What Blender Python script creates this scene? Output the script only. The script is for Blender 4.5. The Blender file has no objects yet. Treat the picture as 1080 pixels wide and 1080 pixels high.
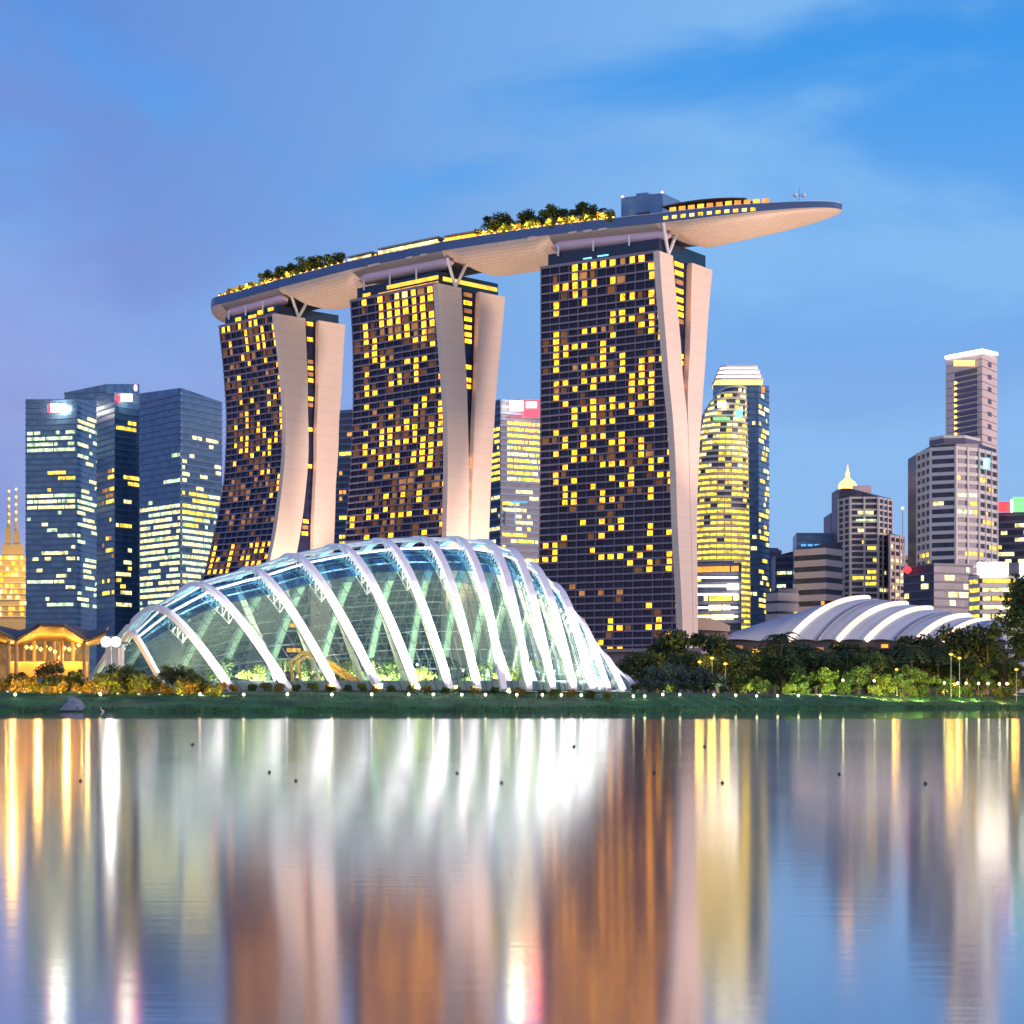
import bpy, math, random
from mathutils import Vector, Matrix
R = math.radians
rnd = random.Random(7)
SC = bpy.context.scene
COL = SC.collection
# ------------------------------------------------------------------ camera
HZ, FP, CH = 740.0, 2150.0, 2.0          # horizon row, focal length in photo pixels, eye height
cam = bpy.data.cameras.new('camera'); cam_o = bpy.data.objects.new('camera', cam); COL.objects.link(cam_o)
cam_o.location = (0, 0, CH); cam_o.rotation_euler = (R(90), 0, 0)
cam.sensor_width = 36; cam.lens = 36*FP/1080; cam.shift_y = (HZ-540)/1080
cam.clip_start = 0.3; cam.clip_end = 30000
SC.camera = cam_o
# ------------------------------------------------------------------ dusk sky
w = bpy.data.worlds.new('World'); SC.world = w; w.use_nodes = True
nt = w.node_tree; nt.nodes.clear()
def N(t, **k):
    n = nt.nodes.new(t)
    for a, b in k.items(): setattr(n, a, b)
    return n
def srgb(r, g, b):
    f = lambda c: (c/255/12.92 if c/255 <= .04045 else ((c/255+.055)/1.055)**2.4)
    return (f(r), f(g), f(b), 1)
out = N('ShaderNodeOutputWorld'); bg = N('ShaderNodeBackground')
tc = N('ShaderNodeTexCoord'); sep = N('ShaderNodeSeparateXYZ'); nt.links.new(tc.outputs['Generated'], sep.inputs[0])
ramp = N('ShaderNodeValToRGB'); nt.links.new(sep.outputs['Z'], ramp.inputs[0])
el = ramp.color_ramp.elements
stops = [(0.0, (172,166,214)), (.06, (152,166,222)), (.13, (128,170,230)), (.21, (104,168,235)), (.3, (60,150,232)), (.4, (38,130,218)), (.65, (44,104,190)), (1, (40,80,160))]
el[0].position, el[0].color = stops[0][0], srgb(*stops[0][1]); el[1].position, el[1].color = stops[-1][0], srgb(*stops[-1][1])
for p, c in stops[1:-1]:
    e = el.new(p); e.color = srgb(*c)
sky = N('ShaderNodeTexSky'); sky.sky_type = 'NISHITA'; sky.sun_disc = False
SUN_EL, SUN_AZ = 7.0, 112.0              # low afterglow from the right of the view
sky.sun_elevation = R(SUN_EL); sky.sun_rotation = R(SUN_AZ)
mp = N('ShaderNodeMapping'); mp.inputs['Scale'].default_value = (1.6, 1.6, 4.2); mp.inputs['Rotation'].default_value = (0, R(-14), 0)
mp.inputs['Location'].default_value = (.35, .1, .25)
nt.links.new(tc.outputs['Generated'], mp.inputs[0])
n1 = N('ShaderNodeTexNoise'); n1.inputs['Scale'].default_value = 2.9; n1.inputs['Detail'].default_value = 5; n1.inputs['Roughness'].default_value = .5
n1.inputs['Distortion'].default_value = .3
nt.links.new(mp.outputs[0], n1.inputs[0])
mr = N('ShaderNodeMapRange'); mr.inputs['From Min'].default_value = .42; mr.inputs['From Max'].default_value = .62; mr.interpolation_type = 'SMOOTHSTEP'
nt.links.new(n1.outputs['Fac'], mr.inputs['Value'])
# lilac clouds to the left, pale blue clouds to the right
side = N('ShaderNodeMapRange'); side.inputs['From Min'].default_value = -.18; side.inputs['From Max'].default_value = .1
nt.links.new(sep.outputs['X'], side.inputs['Value'])
cc = N('ShaderNodeMixRGB'); cc.inputs[1].default_value = srgb(100,138,210); cc.inputs[2].default_value = srgb(134,186,239)
nt.links.new(side.outputs[0], cc.inputs[0])
mm = N('ShaderNodeMath', operation='MULTIPLY'); mm.inputs[1].default_value = .82; cz = N('ShaderNodeMapRange'); cz.inputs['From Min'].default_value = .46; cz.inputs['From Max'].default_value = .33; nt.links.new(sep.outputs['Z'], cz.inputs['Value'])
cm = N('ShaderNodeMath', operation='MULTIPLY'); nt.links.new(mr.outputs[0], cm.inputs[0]); nt.links.new(cz.outputs[0], cm.inputs[1]); nt.links.new(cm.outputs[0], mm.inputs[0])
mx = N('ShaderNodeMixRGB'); nt.links.new(mm.outputs[0], mx.inputs[0]); nt.links.new(ramp.outputs[0], mx.inputs[1]); nt.links.new(cc.outputs[0], mx.inputs[2])
lf = N('ShaderNodeMapRange'); lf.inputs['From Min'].default_value = .02; lf.inputs['From Max'].default_value = -.26; lf.inputs['To Max'].default_value = .42
nt.links.new(sep.outputs['X'], lf.inputs['Value'])
n2 = N('ShaderNodeTexNoise'); n2.inputs['Scale'].default_value = 1.7; n2.inputs['Detail'].default_value = 4; nt.links.new(mp.outputs[0], n2.inputs[0])
m2 = N('ShaderNodeMath', operation='MULTIPLY'); nt.links.new(lf.outputs[0], m2.inputs[0])
r2 = N('ShaderNodeMapRange'); r2.inputs['From Min'].default_value = .3; r2.inputs['From Max'].default_value = .55; nt.links.new(n2.outputs['Fac'], r2.inputs['Value'])
tz = N('ShaderNodeMapRange'); tz.inputs['From Min'].default_value = .33; tz.inputs['From Max'].default_value = .12; tz.inputs['To Min'].default_value = .15; tz.inputs['To Max'].default_value = 1.5; nt.links.new(sep.outputs['Z'], tz.inputs['Value'])
m3 = N('ShaderNodeMath', operation='MULTIPLY'); nt.links.new(r2.outputs[0], m3.inputs[0]); nt.links.new(tz.outputs[0], m3.inputs[1]); nt.links.new(m3.outputs[0], m2.inputs[1])
mx2 = N('ShaderNodeMixRGB'); mx2.inputs[2].default_value = srgb(160,150,212); nt.links.new(m2.outputs[0], mx2.inputs[0]); nt.links.new(mx.outputs[0], mx2.inputs[1])
nsc = N('ShaderNodeMixRGB', blend_type='ADD'); nsc.inputs[0].default_value = .012
nt.links.new(mx2.outputs[0], nsc.inputs[1]); nt.links.new(sky.outputs[0], nsc.inputs[2])
# dusk glow in the half of the sky behind the viewer
bk = N('ShaderNodeMapRange'); bk.inputs['From Min'].default_value = .1; bk.inputs['From Max'].default_value = -.8; nt.links.new(sep.outputs['Y'], bk.inputs['Value'])
hg = N('ShaderNodeMapRange'); hg.inputs['From Min'].default_value = .75; hg.inputs['From Max'].default_value = .05; nt.links.new(sep.outputs['Z'], hg.inputs['Value'])
bm = N('ShaderNodeMath', operation='MULTIPLY'); nt.links.new(bk.outputs[0], bm.inputs[0]); nt.links.new(hg.outputs[0], bm.inputs[1])
bx_ = N('ShaderNodeMixRGB'); bx_.inputs[2].default_value = (1.12,.95,.94,1); nt.links.new(bm.outputs[0], bx_.inputs[0]); nt.links.new(nsc.outputs[0], bx_.inputs[1])
nt.links.new(bx_.outputs[0], bg.inputs[0]); bg.inputs[1].default_value = 1.0
nt.links.new(bg.outputs[0], out.inputs[0])
# ------------------------------------------------------------------ afterglow sun
sl = bpy.data.lights.new('sun', 'SUN'); sl.energy = 2.0; sl.angle = R(12); sl.color = (1, .7, .56)
so = bpy.data.objects.new('sun', sl); COL.objects.link(so)
sd = Vector((math.sin(R(SUN_AZ))*math.cos(R(SUN_EL)), math.cos(R(SUN_AZ))*math.cos(R(SUN_EL)), math.sin(R(SUN_EL))))
so.rotation_euler = sd.to_track_quat('Z', 'Y').to_euler(); so.location = (400, 0, 300)
SC.view_settings.view_transform = 'Standard'; SC.view_settings.look = 'None'; SC.view_settings.gamma = 1; SC.view_settings.exposure = 0.0
SC.render.engine = 'CYCLES'
SC.cycles.use_denoising = True
SC.cycles.max_bounces = 8; SC.cycles.transparent_max_bounces = 16; SC.cycles.sample_clamp_indirect = 50; SC.cycles.caustics_reflective = True
# ------------------------------------------------------------------ helpers
def px(x, y, Y): return Vector(((x-540)/FP*Y, Y, CH+(HZ-y)/FP*Y))
def pxX(x, Y): return (x-540)/FP*Y
def zof(y, Y): return CH+(HZ-y)/FP*Y
def interp(x, pts):
    if x <= pts[0][0]: return pts[0][1]
    for (a, b), (c, d) in zip(pts, pts[1:]):
        if x <= c: return b+(d-b)*(x-a)/(c-a) if c > a else d
    return pts[-1][1]
def sm(a, b, x):
    t = min(1, max(0, (x-a)/(b-a))); return t*t*(3-2*t)
ORDW = ['first','second','third','fourth','fifth','sixth','seventh','eighth','ninth','tenth','eleventh','twelfth','thirteenth','fourteenth','fifteenth','sixteenth','seventeenth','eighteenth','nineteenth','twentieth','twenty-first','twenty-second','twenty-third','twenty-fourth','twenty-fifth','twenty-sixth','twenty-seventh','twenty-eighth','twenty-ninth','thirtieth']
def mat(name, col, rough=.6, metal=0, var=.0, scale=.3, spec=.5, bump=0):
    m = bpy.data.materials.new(name); m.use_nodes = True
    t = m.node_tree; b = t.nodes['Principled BSDF']
    b.inputs['Base Color'].default_value = (*col, 1); b.inputs['Roughness'].default_value = rough; b.inputs['Metallic'].default_value = metal
    b.inputs['Specular IOR Level'].default_value = spec
    if var:
        g = t.nodes.new('ShaderNodeNewGeometry'); n = t.nodes.new('ShaderNodeTexNoise'); n.inputs['Scale'].default_value = scale; n.inputs['Detail'].default_value = 5
        t.links.new(g.outputs['Position'], n.inputs['Vector'])
        r = t.nodes.new('ShaderNodeValToRGB')
        r.color_ramp.elements[0].position = .3; r.color_ramp.elements[1].position = .7
        r.color_ramp.elements[0].color = (*[c*(1-var) for c in col], 1); r.color_ramp.elements[1].color = (*[min(1, c*(1+var)) for c in col], 1)
        t.links.new(n.outputs['Fac'], r.inputs[0]); t.links.new(r.outputs[0], b.inputs['Base Color'])
        if bump:
            bp = t.nodes.new('ShaderNodeBump'); bp.inputs['Strength'].default_value = bump; t.links.new(n.outputs['Fac'], bp.inputs['Height']); t.links.new(bp.outputs[0], b.inputs['Normal'])
    return m
def glow(name, col, strength, var=.0, scale=.25, sample=False):
    m = bpy.data.materials.new(name); m.use_nodes = True
    t = m.node_tree; b = t.nodes['Principled BSDF']
    b.inputs['Base Color'].default_value = (*[c*.3 for c in col], 1); b.inputs['Emission Color'].default_value = (*col, 1); b.inputs['Emission Strength'].default_value = strength
    if var:
        g = t.nodes.new('ShaderNodeNewGeometry'); n = t.nodes.new('ShaderNodeTexNoise'); n.inputs['Scale'].default_value = scale; n.inputs['Detail'].default_value = 2
        t.links.new(g.outputs['Position'], n.inputs['Vector'])
        r = t.nodes.new('ShaderNodeMapRange'); r.inputs['From Min'].default_value = .33; r.inputs['From Max'].default_value = .67
        r.inputs['To Min'].default_value = strength*(1-var); r.inputs['To Max'].default_value = strength*(1+var)
        t.links.new(n.outputs['Fac'], r.inputs[0]); t.links.new(r.outputs[0], b.inputs['Emission Strength'])
    if not sample: m.cycles.emission_sampling = 'NONE'
    return m
def tag(o, label=None, cat=None, group=None, kind=None):
    if label: o['label'] = label
    if cat: o['category'] = cat
    if group: o['group'] = group
    if kind: o['kind'] = kind
    return o
def empty(name, loc, label, cat, group=None):
    o = bpy.data.objects.new(name, None); COL.objects.link(o); o.location = loc; o.empty_display_size = .5
    return tag(o, label, cat, group)
def wloc(o):
    v = Vector((0, 0, 0))
    while o: v += o.location; o = o.parent
    return v
class MB:
    def __init__(s): s.v = []; s.f = []; s.uv = None
    def quad(s, a, b, c, d):
        n = len(s.v); s.v += [tuple(a), tuple(b), tuple(c), tuple(d)]; s.f.append((n, n+1, n+2, n+3))
    def tri(s, a, b, c):
        n = len(s.v); s.v += [tuple(a), tuple(b), tuple(c)]; s.f.append((n, n+1, n+2))
    def hexa(s, p):                      # 8 points: bottom loop then top loop
        n = len(s.v); s.v += [tuple(q) for q in p]
        for f in ((3,2,1,0),(4,5,6,7),(0,1,5,4),(1,2,6,5),(2,3,7,6),(3,0,4,7)): s.f.append(tuple(n+i for i in f))
    def box(s, c, sx, sy, sz, ux=(1,0,0), uy=(0,1,0), uz=(0,0,1)):
        c = Vector(c); a, b, d = Vector(ux)*sx/2, Vector(uy)*sy/2, Vector(uz)*sz/2
        s.hexa([c-a-b-d, c+a-b-d, c+a+b-d, c-a+b-d, c-a-b+d, c+a-b+d, c+a+b+d, c-a+b+d])
    def prism(s, poly, z0, z1):          # plan polygon, closed
        n = len(s.v); k = len(poly)
        s.v += [(p[0], p[1], z0) for p in poly]+[(p[0], p[1], z1) for p in poly]
        for i in range(k): s.f.append((n+i, n+(i+1) % k, n+k+(i+1) % k, n+k+i))
        s.f.append(tuple(n+i for i in reversed(range(k)))); s.f.append(tuple(n+k+i for i in range(k)))
    def loft(s, rings, closed=True, caps=True):
        n = len(s.v); k = len(rings[0])
        for r in rings: s.v += [tuple(p) for p in r]
        for i in range(len(rings)-1):
            for j in range(k if closed else k-1):
                a, b = n+i*k+j, n+i*k+(j+1) % k
                s.f.append((a, b, b+k, a+k))
        if caps and closed:
            s.f.append(tuple(n+j for j in reversed(range(k)))); s.f.append(tuple(n+(len(rings)-1)*k+j for j in range(k)))
    def tube(s, pts, rad, k=6, flat=None):
        pts = [Vector(p) for p in pts]; rings = []
        if not hasattr(rad, '__len__'): rad = [rad]*len(pts)
        for i, p in enumerate(pts):
            t = (pts[min(i+1, len(pts)-1)]-pts[max(i-1, 0)]).normalized()
            a = t.cross(Vector((0, 0, 1)) if abs(t.z) < .95 else Vector((1, 0, 0))).normalized(); b = a.cross(t)
            sa = 1; sb = 1
            if flat: sa, sb = flat
            rings.append([p+(a*math.cos(2*math.pi*j/k+math.pi/k)*sa+b*math.sin(2*math.pi*j/k+math.pi/k)*sb)*rad[i] for j in range(k)])
        s.loft(rings)
    def lathe(s, c, prof, k=12):
        c = Vector(c); s.loft([[c+Vector((r*math.cos(2*math.pi*j/k), r*math.sin(2*math.pi*j/k), z)) for j in range(k)] for r, z in prof])
    def build(s, name, m, parent=None, smooth=False, kind=None):
        me = bpy.data.meshes.new(name)
        off = wloc(parent) if parent else None
        vs = s.v
        loc = None
        if parent: vs = [(v[0]-off.x, v[1]-off.y, v[2]-off.z) for v in vs]
        elif vs:
            xs, ys, zs = zip(*vs); loc = Vector(((min(xs)+max(xs))/2, (min(ys)+max(ys))/2, min(zs)))
            vs = [(v[0]-loc.x, v[1]-loc.y, v[2]-loc.z) for v in vs]
        me.from_pydata(vs, [], s.f); me.update()
        if s.uv:
            ul = me.uv_layers.new(name='UVMap'); i = 0
            for p in me.polygons:
                for li in p.loop_indices: ul.data[li].uv = s.uv[me.loops[li].vertex_index]
        if smooth: me.shade_smooth()
        me.materials.append(m)
        o = bpy.data.objects.new(name, me); COL.objects.link(o)
        if parent: o.parent = parent
        else: o.location = loc
        if kind: o['kind'] = kind
        return o
def light(name, kind, loc, power, col, parent=None, size=.3, aim=None, cone=60, blend=.6):
    l = bpy.data.lights.new(name, kind); l.energy = power; l.color = col; l.shadow_soft_size = size
    o = bpy.data.objects.new(name, l); COL.objects.link(o)
    loc = Vector(loc)
    if kind == 'SPOT': l.spot_size = R(cone); l.spot_blend = blend
    if aim is not None: o.rotation_euler = (loc-Vector(aim)).to_track_quat('Z', 'Y').to_euler()
    o.location = loc-(wloc(parent) if parent else Vector((0, 0, 0)))
    if parent: o.parent = parent
    return o
def dup(root, loc, rz=0, sc=1, label=None, group=None):
    r = root.copy(); COL.objects.link(r); r.location = loc; r.rotation_euler = (0, 0, rz); r.scale = (sc, sc, sc) if not hasattr(sc, '__len__') else sc
    tag(r, label, None, group)
    def rec(a, b):
        for ch in [c for c in a.children]:
            d = ch.copy(); COL.objects.link(d); d.parent = b; rec(ch, d)
    rec(root, r)
    return r
CUBE = {}
def unit_mesh(m):
    if m.name not in CUBE:
        b = MB(); b.box((0,0,0), 1, 1, 1); me = bpy.data.meshes.new('lit_window'); me.from_pydata(b.v, [], b.f); me.materials.append(m); CUBE[m.name] = me
    return CUBE[m.name]
def put_box(name, m, parent, c, ax, ay, az):         # a box part with full axis vectors
    o = bpy.data.objects.new(name, unit_mesh(m)); COL.objects.link(o); o.parent = parent
    c = Vector(c)-wloc(parent); M = Matrix((ax, ay, az)).transposed().to_4x4(); M.translation = c
    o.matrix_local = M
    return o
# ------------------------------------------------------------------ materials
M_conc = mat('pale_concrete', (.8,.66,.56), .75, var=.07, scale=.02)
def joints(m, pitch):
    t = m.node_tree; p = t.nodes['Principled BSDF']; src = p.inputs['Base Color'].links[0].from_socket
    g = t.nodes.new('ShaderNodeNewGeometry'); sp = t.nodes.new('ShaderNodeSeparateXYZ'); t.links.new(g.outputs['Position'], sp.inputs[0])
    md = t.nodes.new('ShaderNodeMath'); md.operation = 'MODULO'; md.inputs[1].default_value = pitch; t.links.new(sp.outputs['Z'], md.inputs[0])
    lt = t.nodes.new('ShaderNodeMath'); lt.operation = 'LESS_THAN'; lt.inputs[1].default_value = .3; t.links.new(md.outputs[0], lt.inputs[0])
    ml = t.nodes.new('ShaderNodeMath'); ml.operation = 'MULTIPLY'; ml.inputs[1].default_value = .22; t.links.new(lt.outputs[0], ml.inputs[0])
    mu = t.nodes.new('ShaderNodeMixRGB'); mu.inputs[2].default_value = (.3,.25,.24,1); t.links.new(ml.outputs[0], mu.inputs[0]); t.links.new(src, mu.inputs[1]); t.links.new(mu.outputs[0], p.inputs['Base Color'])
joints(M_conc, 6.1)
M_hull = mat('hull_panels', (.66,.55,.48), .5, var=.05, scale=.05)
M_slab = mat('slab_edge', (.27,.235,.31), .6)
M_mull = mat('mullion_metal', (.15,.14,.22), .6)
M_dark = mat('dark_frame', (.05,.05,.07), .5)
M_steel = mat('white_steel', (.85,.86,.9), .45)
M_grey = mat('grey_metal', (.3,.32,.36), .4, .6)
M_black = mat('black_rubber', (.01,.01,.012), .5)
M_stone = mat('path_stone', (.2,.23,.28), .8, var=.3, scale=.8)
M_trunk = mat('bark', (.09,.065,.045), .9, var=.3, scale=2)
M_deck = mat('timber_deck', (.2,.15,.11), .8, var=.2, scale=.5)
M_timber = mat('timber_soffit', (.5,.27,.1), .6, var=.15, scale=.6)
M_roofd = mat('dark_roof', (.09,.07,.07), .6, var=.2, scale=.3)
def leafmat(name, a, b, rough=.6):
    m = bpy.data.materials.new(name); m.use_nodes = True; t = m.node_tree; p = t.nodes['Principled BSDF']
    g = t.nodes.new('ShaderNodeNewGeometry'); r = t.nodes.new('ShaderNodeValToRGB'); r.color_ramp.elements[0].color = (*a, 1); r.color_ramp.elements[1].color = (*b, 1)
    t.links.new(g.outputs['Random Per Island'], r.inputs[0]); t.links.new(r.outputs[0], p.inputs['Base Color']); p.inputs['Roughness'].default_value = rough
    tr = t.nodes.new('ShaderNodeBsdfTranslucent'); t.links.new(r.outputs[0], tr.inputs[0]); mxs = t.nodes.new('ShaderNodeMixShader'); mxs.inputs[0].default_value = .3
    t.links.new(p.outputs[0], mxs.inputs[1]); t.links.new(tr.outputs[0], mxs.inputs[2]); t.links.new(mxs.outputs[0], t.nodes['Material Output'].inputs[0])
    return m
M_leafd = leafmat('dark_leaves', (.022,.045,.018), (.075,.12,.035))
M_leaf = leafmat('green_leaves', (.04,.08,.02), (.1,.17,.04))
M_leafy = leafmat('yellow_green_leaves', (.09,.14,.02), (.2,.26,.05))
M_leafg = leafmat('gold_lit_leaves', (.16,.12,.015), (.42,.3,.05))  # gold lamp light on the shrubs, painted into the leaf colour
M_leafb = leafmat('blue_green_leaves', (.03,.06,.06), (.07,.12,.1))
def roomglow(name, a, b, c, strength, scale):
    m = glow(name, b, strength); t = m.node_tree; p = t.nodes['Principled BSDF']
    g = t.nodes.new('ShaderNodeNewGeometry'); n = t.nodes.new('ShaderNodeTexNoise'); n.inputs['Scale'].default_value = scale; n.inputs['Detail'].default_value = 3
    t.links.new(g.outputs['Position'], n.inputs['Vector']); r = t.nodes.new('ShaderNodeValToRGB'); e = r.color_ramp.elements
    e[0].position = .3; e[0].color = (*a, 1); e[1].position = .72; e[1].color = (*c, 1); q = e.new(.5); q.color = (*b, 1)
    t.links.new(n.outputs['Fac'], r.inputs[0]); t.links.new(r.outputs[0], p.inputs['Emission Color'])
    return m
M_win = roomglow('warm_window', (.28,.07,.004), (.9,.31,.006), (1,.5,.05), 4.2, .6)
M_winb = glow('bright_window', (1,.62,.16), 2.6, .2, .22)
M_wind = glow('dim_window', (.7,.3,.09), .55, .4, .22)
M_wcit = glow('office_window', (.95,.86,.38), 1.5, .65, .3)
M_wgrn = glow('cool_office_window', (.72,.95,.55), 1.2, .65, .3)
M_wyel = glow('yellow_office_window', (1,.66,.08), 1.6, .65, .3)
M_white = glow('white_lit_panel', (1,.93,.8), 6)
M_sign = glow('sign_light', (1,.93,.66), 26)
M_signr = glow('red_sign_light', (1,.012,.02), 14)
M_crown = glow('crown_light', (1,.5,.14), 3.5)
M_brown = glow('curtained_window', (.42,.16,.05), .32, .5, .12)
M_red = glow('red_lit_panel', (1,.05,.06), 2.0)
M_redl = glow('red_beacon', (1,.04,.09), 40)
M_blue = glow('blue_lit_strip', (.1,.5,1), 1.2)
M_cyan = glow('cyan_lit_panel', (.25,.85,1), 1.6)
M_org = glow('orange_lit_strip', (1,.38,.05), 1.3, .4, .2)
M_gold = glow('gold_lit_strip', (1,.62,.06), 1.3, .3, .15)
M_teal = glow('green_lit_panel', (.3,.9,.35), 1.0)
M_bulb = glow('lamp_bulb', (1,.86,.6), 4.5, sample=False)
M_amber = glow('amber_bulb', (1,.45,.06), 3)
M_bulbw = glow('flood_bulb', (1,.95,.85), 12, sample=False)
def glassmat(name, a, b, rough=.12, metal=.0, spec=.5, cell=True):
    m = bpy.data.materials.new(name); m.use_nodes = True; t = m.node_tree; p = t.nodes['Principled BSDF']
    p.inputs['Roughness'].default_value = rough; p.inputs['Metallic'].default_value = metal; p.inputs['Specular IOR Level'].default_value = spec
    u = t.nodes.new('ShaderNodeUVMap'); f = t.nodes.new('ShaderNodeVectorMath'); f.operation = 'FLOOR'; wn = t.nodes.new('ShaderNodeTexWhiteNoise'); wn.noise_dimensions = '2D'
    t.links.new(u.outputs[0], f.inputs[0]); t.links.new(f.outputs[0], wn.inputs['Vector'])
    r = t.nodes.new('ShaderNodeValToRGB'); r.color_ramp.elements[0].color = (*a, 1); r.color_ramp.elements[1].color = (*b, 1)
    t.links.new(wn.outputs['Value'], r.inputs[0]); t.links.new(r.outputs[0], p.inputs['Base Color'])
    return m
M_fac = glassmat('hotel_glass', (.006,.01,.045), (.02,.026,.09), .12, 0, .22)
M_cityg = glassmat('blue_office_glass', (.055,.14,.27), (.1,.22,.38), .3, .4)
M_cityd = glassmat('dark_office_glass', (.035,.045,.09), (.065,.08,.15), .4, .15)
M_teglass = mat('teal_glass', (.012,.04,.09), .12, spec=.3)
M_parapet = mat('blue_parapet_glass', (.06,.13,.3), .15, .2)

# ------------------------------------------------------------------ setting: water, land
def water():
    m = bpy.data.materials.new('bay_water'); m.use_nodes = True; t = m.node_tree; t.nodes.clear()
    o = t.nodes.new('ShaderNodeOutputMaterial'); gl = t.nodes.new('ShaderNodeBsdfGlossy'); df = t.nodes.new('ShaderNodeBsdfDiffuse'); mxs = t.nodes.new('ShaderNodeMixShader')
    gl.inputs['Color'].default_value = (.93,.94,.97,1); df.inputs['Color'].default_value = (.008,.05,.12,1)
    lw = t.nodes.new('ShaderNodeLayerWeight'); lw.inputs[0].default_value = .5
    mrr = t.nodes.new('ShaderNodeMapRange'); mrr.inputs['From Min'].default_value = .78; mrr.inputs['From Max'].default_value = .97; mrr.inputs['To Min'].default_value = .56; mrr.inputs['To Max'].default_value = .97
    t.links.new(lw.outputs['Facing'], mrr.inputs[0]); t.links.new(mrr.outputs[0], mxs.inputs[0]); t.links.new(df.outputs[0], mxs.inputs[1]); t.links.new(gl.outputs[0], mxs.inputs[2]); t.links.new(mxs.outputs[0], o.inputs[0])
    g = t.nodes.new('ShaderNodeNewGeometry'); sp = t.nodes.new('ShaderNodeSeparateXYZ'); t.links.new(g.outputs['Position'], sp.inputs[0])
    # ruffled open water, calm strip in the lee of the far bank
    ca = t.nodes.new('ShaderNodeMapRange'); ca.inputs['From Min'].default_value = 225; ca.inputs['From Max'].default_value = 250; ca.inputs['To Min'].default_value = .105; ca.inputs['To Max'].default_value = .035
    t.links.new(sp.outputs['Y'], ca.inputs[0])
    n = t.nodes.new('ShaderNodeTexNoise'); n.inputs['Scale'].default_value = 1; n.inputs['Detail'].default_value = 4
    mpp = t.nodes.new('ShaderNodeMapping'); mpp.inputs['Scale'].default_value = (.03,.12,1); t.links.new(g.outputs['Position'], mpp.inputs[0]); t.links.new(mpp.outputs[0], n.inputs[0])
    ad = t.nodes.new('ShaderNodeMath'); ad.operation = 'MULTIPLY_ADD'; ad.inputs[1].default_value = .05; ad.inputs[2].default_value = -.025; t.links.new(n.outputs['Fac'], ad.inputs[0])
    a2 = t.nodes.new('ShaderNodeMath'); a2.operation = 'ADD'; t.links.new(ca.outputs[0], a2.inputs[0]); t.links.new(ad.outputs[0], a2.inputs[1]); t.links.new(a2.outputs[0], gl.inputs['Roughness'])
    w2 = t.nodes.new('ShaderNodeTexNoise'); w2.inputs['Scale'].default_value = 1; w2.inputs['Detail'].default_value = 3
    mp2 = t.nodes.new('ShaderNodeMapping'); mp2.inputs['Scale'].default_value = (.5, 3, 1); t.links.new(g.outputs['Position'], mp2.inputs[0]); t.links.new(mp2.outputs[0], w2.inputs[0])
    bp = t.nodes.new('ShaderNodeBump'); bp.inputs['Strength'].default_value = .007; bp.inputs['Distance'].default_value = .3; t.links.new(w2.outputs['Fac'], bp.inputs['Height']); t.links.new(bp.outputs[0], gl.inputs['Normal'])
    b = MB(); b.quad((-9000,-300,0), (9000,-300,0), (9000,12000,0), (-9000,12000,0))
    tag(b.build('water', m), kind='structure')
water()
BANK = [(-3000,420), (-110,388), (-40,404), (0,420), (32,434), (60,498), (110,556), (160,600), (400,760), (3000,1500)]
LAND = [(-14,-3), (-3,-.9), (0,-.05), (1.5,.5), (5,1.15), (10,1.9), (16,2.7), (24,3.5), (34,4.1), (60,4.3), (10000,4.3)]
def bank(x): return interp(x, BANK)
def gz(x, y): return interp(y-bank(x), LAND)
M_grass = mat('mown_grass', (.022,.13,.03), .9, var=.6, scale=.13)
def land():
    xs = [-8000,-3000,-1000,-400]+[-240+6*i for i in range(101)]+[500,1000,3000,8000]
    ts = [-14,-3,0,1.5,3,5,7.5,10,13,16,20,24,34,60,200,800,3000,11000]
    b = MB()
    for x in xs:
        for t in ts:
            z = interp(t, LAND); y = bank(x)+t
            if 0 <= t < 30 and abs(x) < 400: y += 1.6*math.sin(x*.13)+.9*math.sin(x*.31)+.6*math.sin(x*.83+1); z += .12*math.sin(x*.33+t)
            b.v.append((x, y, z))
    k = len(ts)
    for i in range(len(xs)-1):
        for j in range(k-1): b.f.append((i*k+j, (i+1)*k+j, (i+1)*k+j+1, i*k+j+1))
    tag(b.build('ground', M_grass, smooth=True), kind='structure')
    def gp(x, t):
        z = interp(t, LAND); y = bank(x)+t
        if 0 <= t < 30 and abs(x) < 400: y += 1.6*math.sin(x*.13)+.9*math.sin(x*.31)+.6*math.sin(x*.83+1); z += .12*math.sin(x*.33+t)
        return Vector((x, y, z+.16))
    b = MB()      # stone ramp running down to the water on the left
    n_ = 10; L = []
    for k in range(n_+1):
        f = k/n_; t = 17*(1-f)+.8*f; xc = pxX(58+18*f+4*math.sin(f*3), 396); wd = .7+1.5*f
        L.append((gp(xc-wd, t), gp(xc, t), gp(xc+wd, t)))
    for (a, c, d), (a2, c2, d2) in zip(L, L[1:]): b.quad(a2, c2, c, a); b.quad(c2, d2, d, c)
    tag(b.build('path', M_stone), kind='structure')
land()

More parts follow.
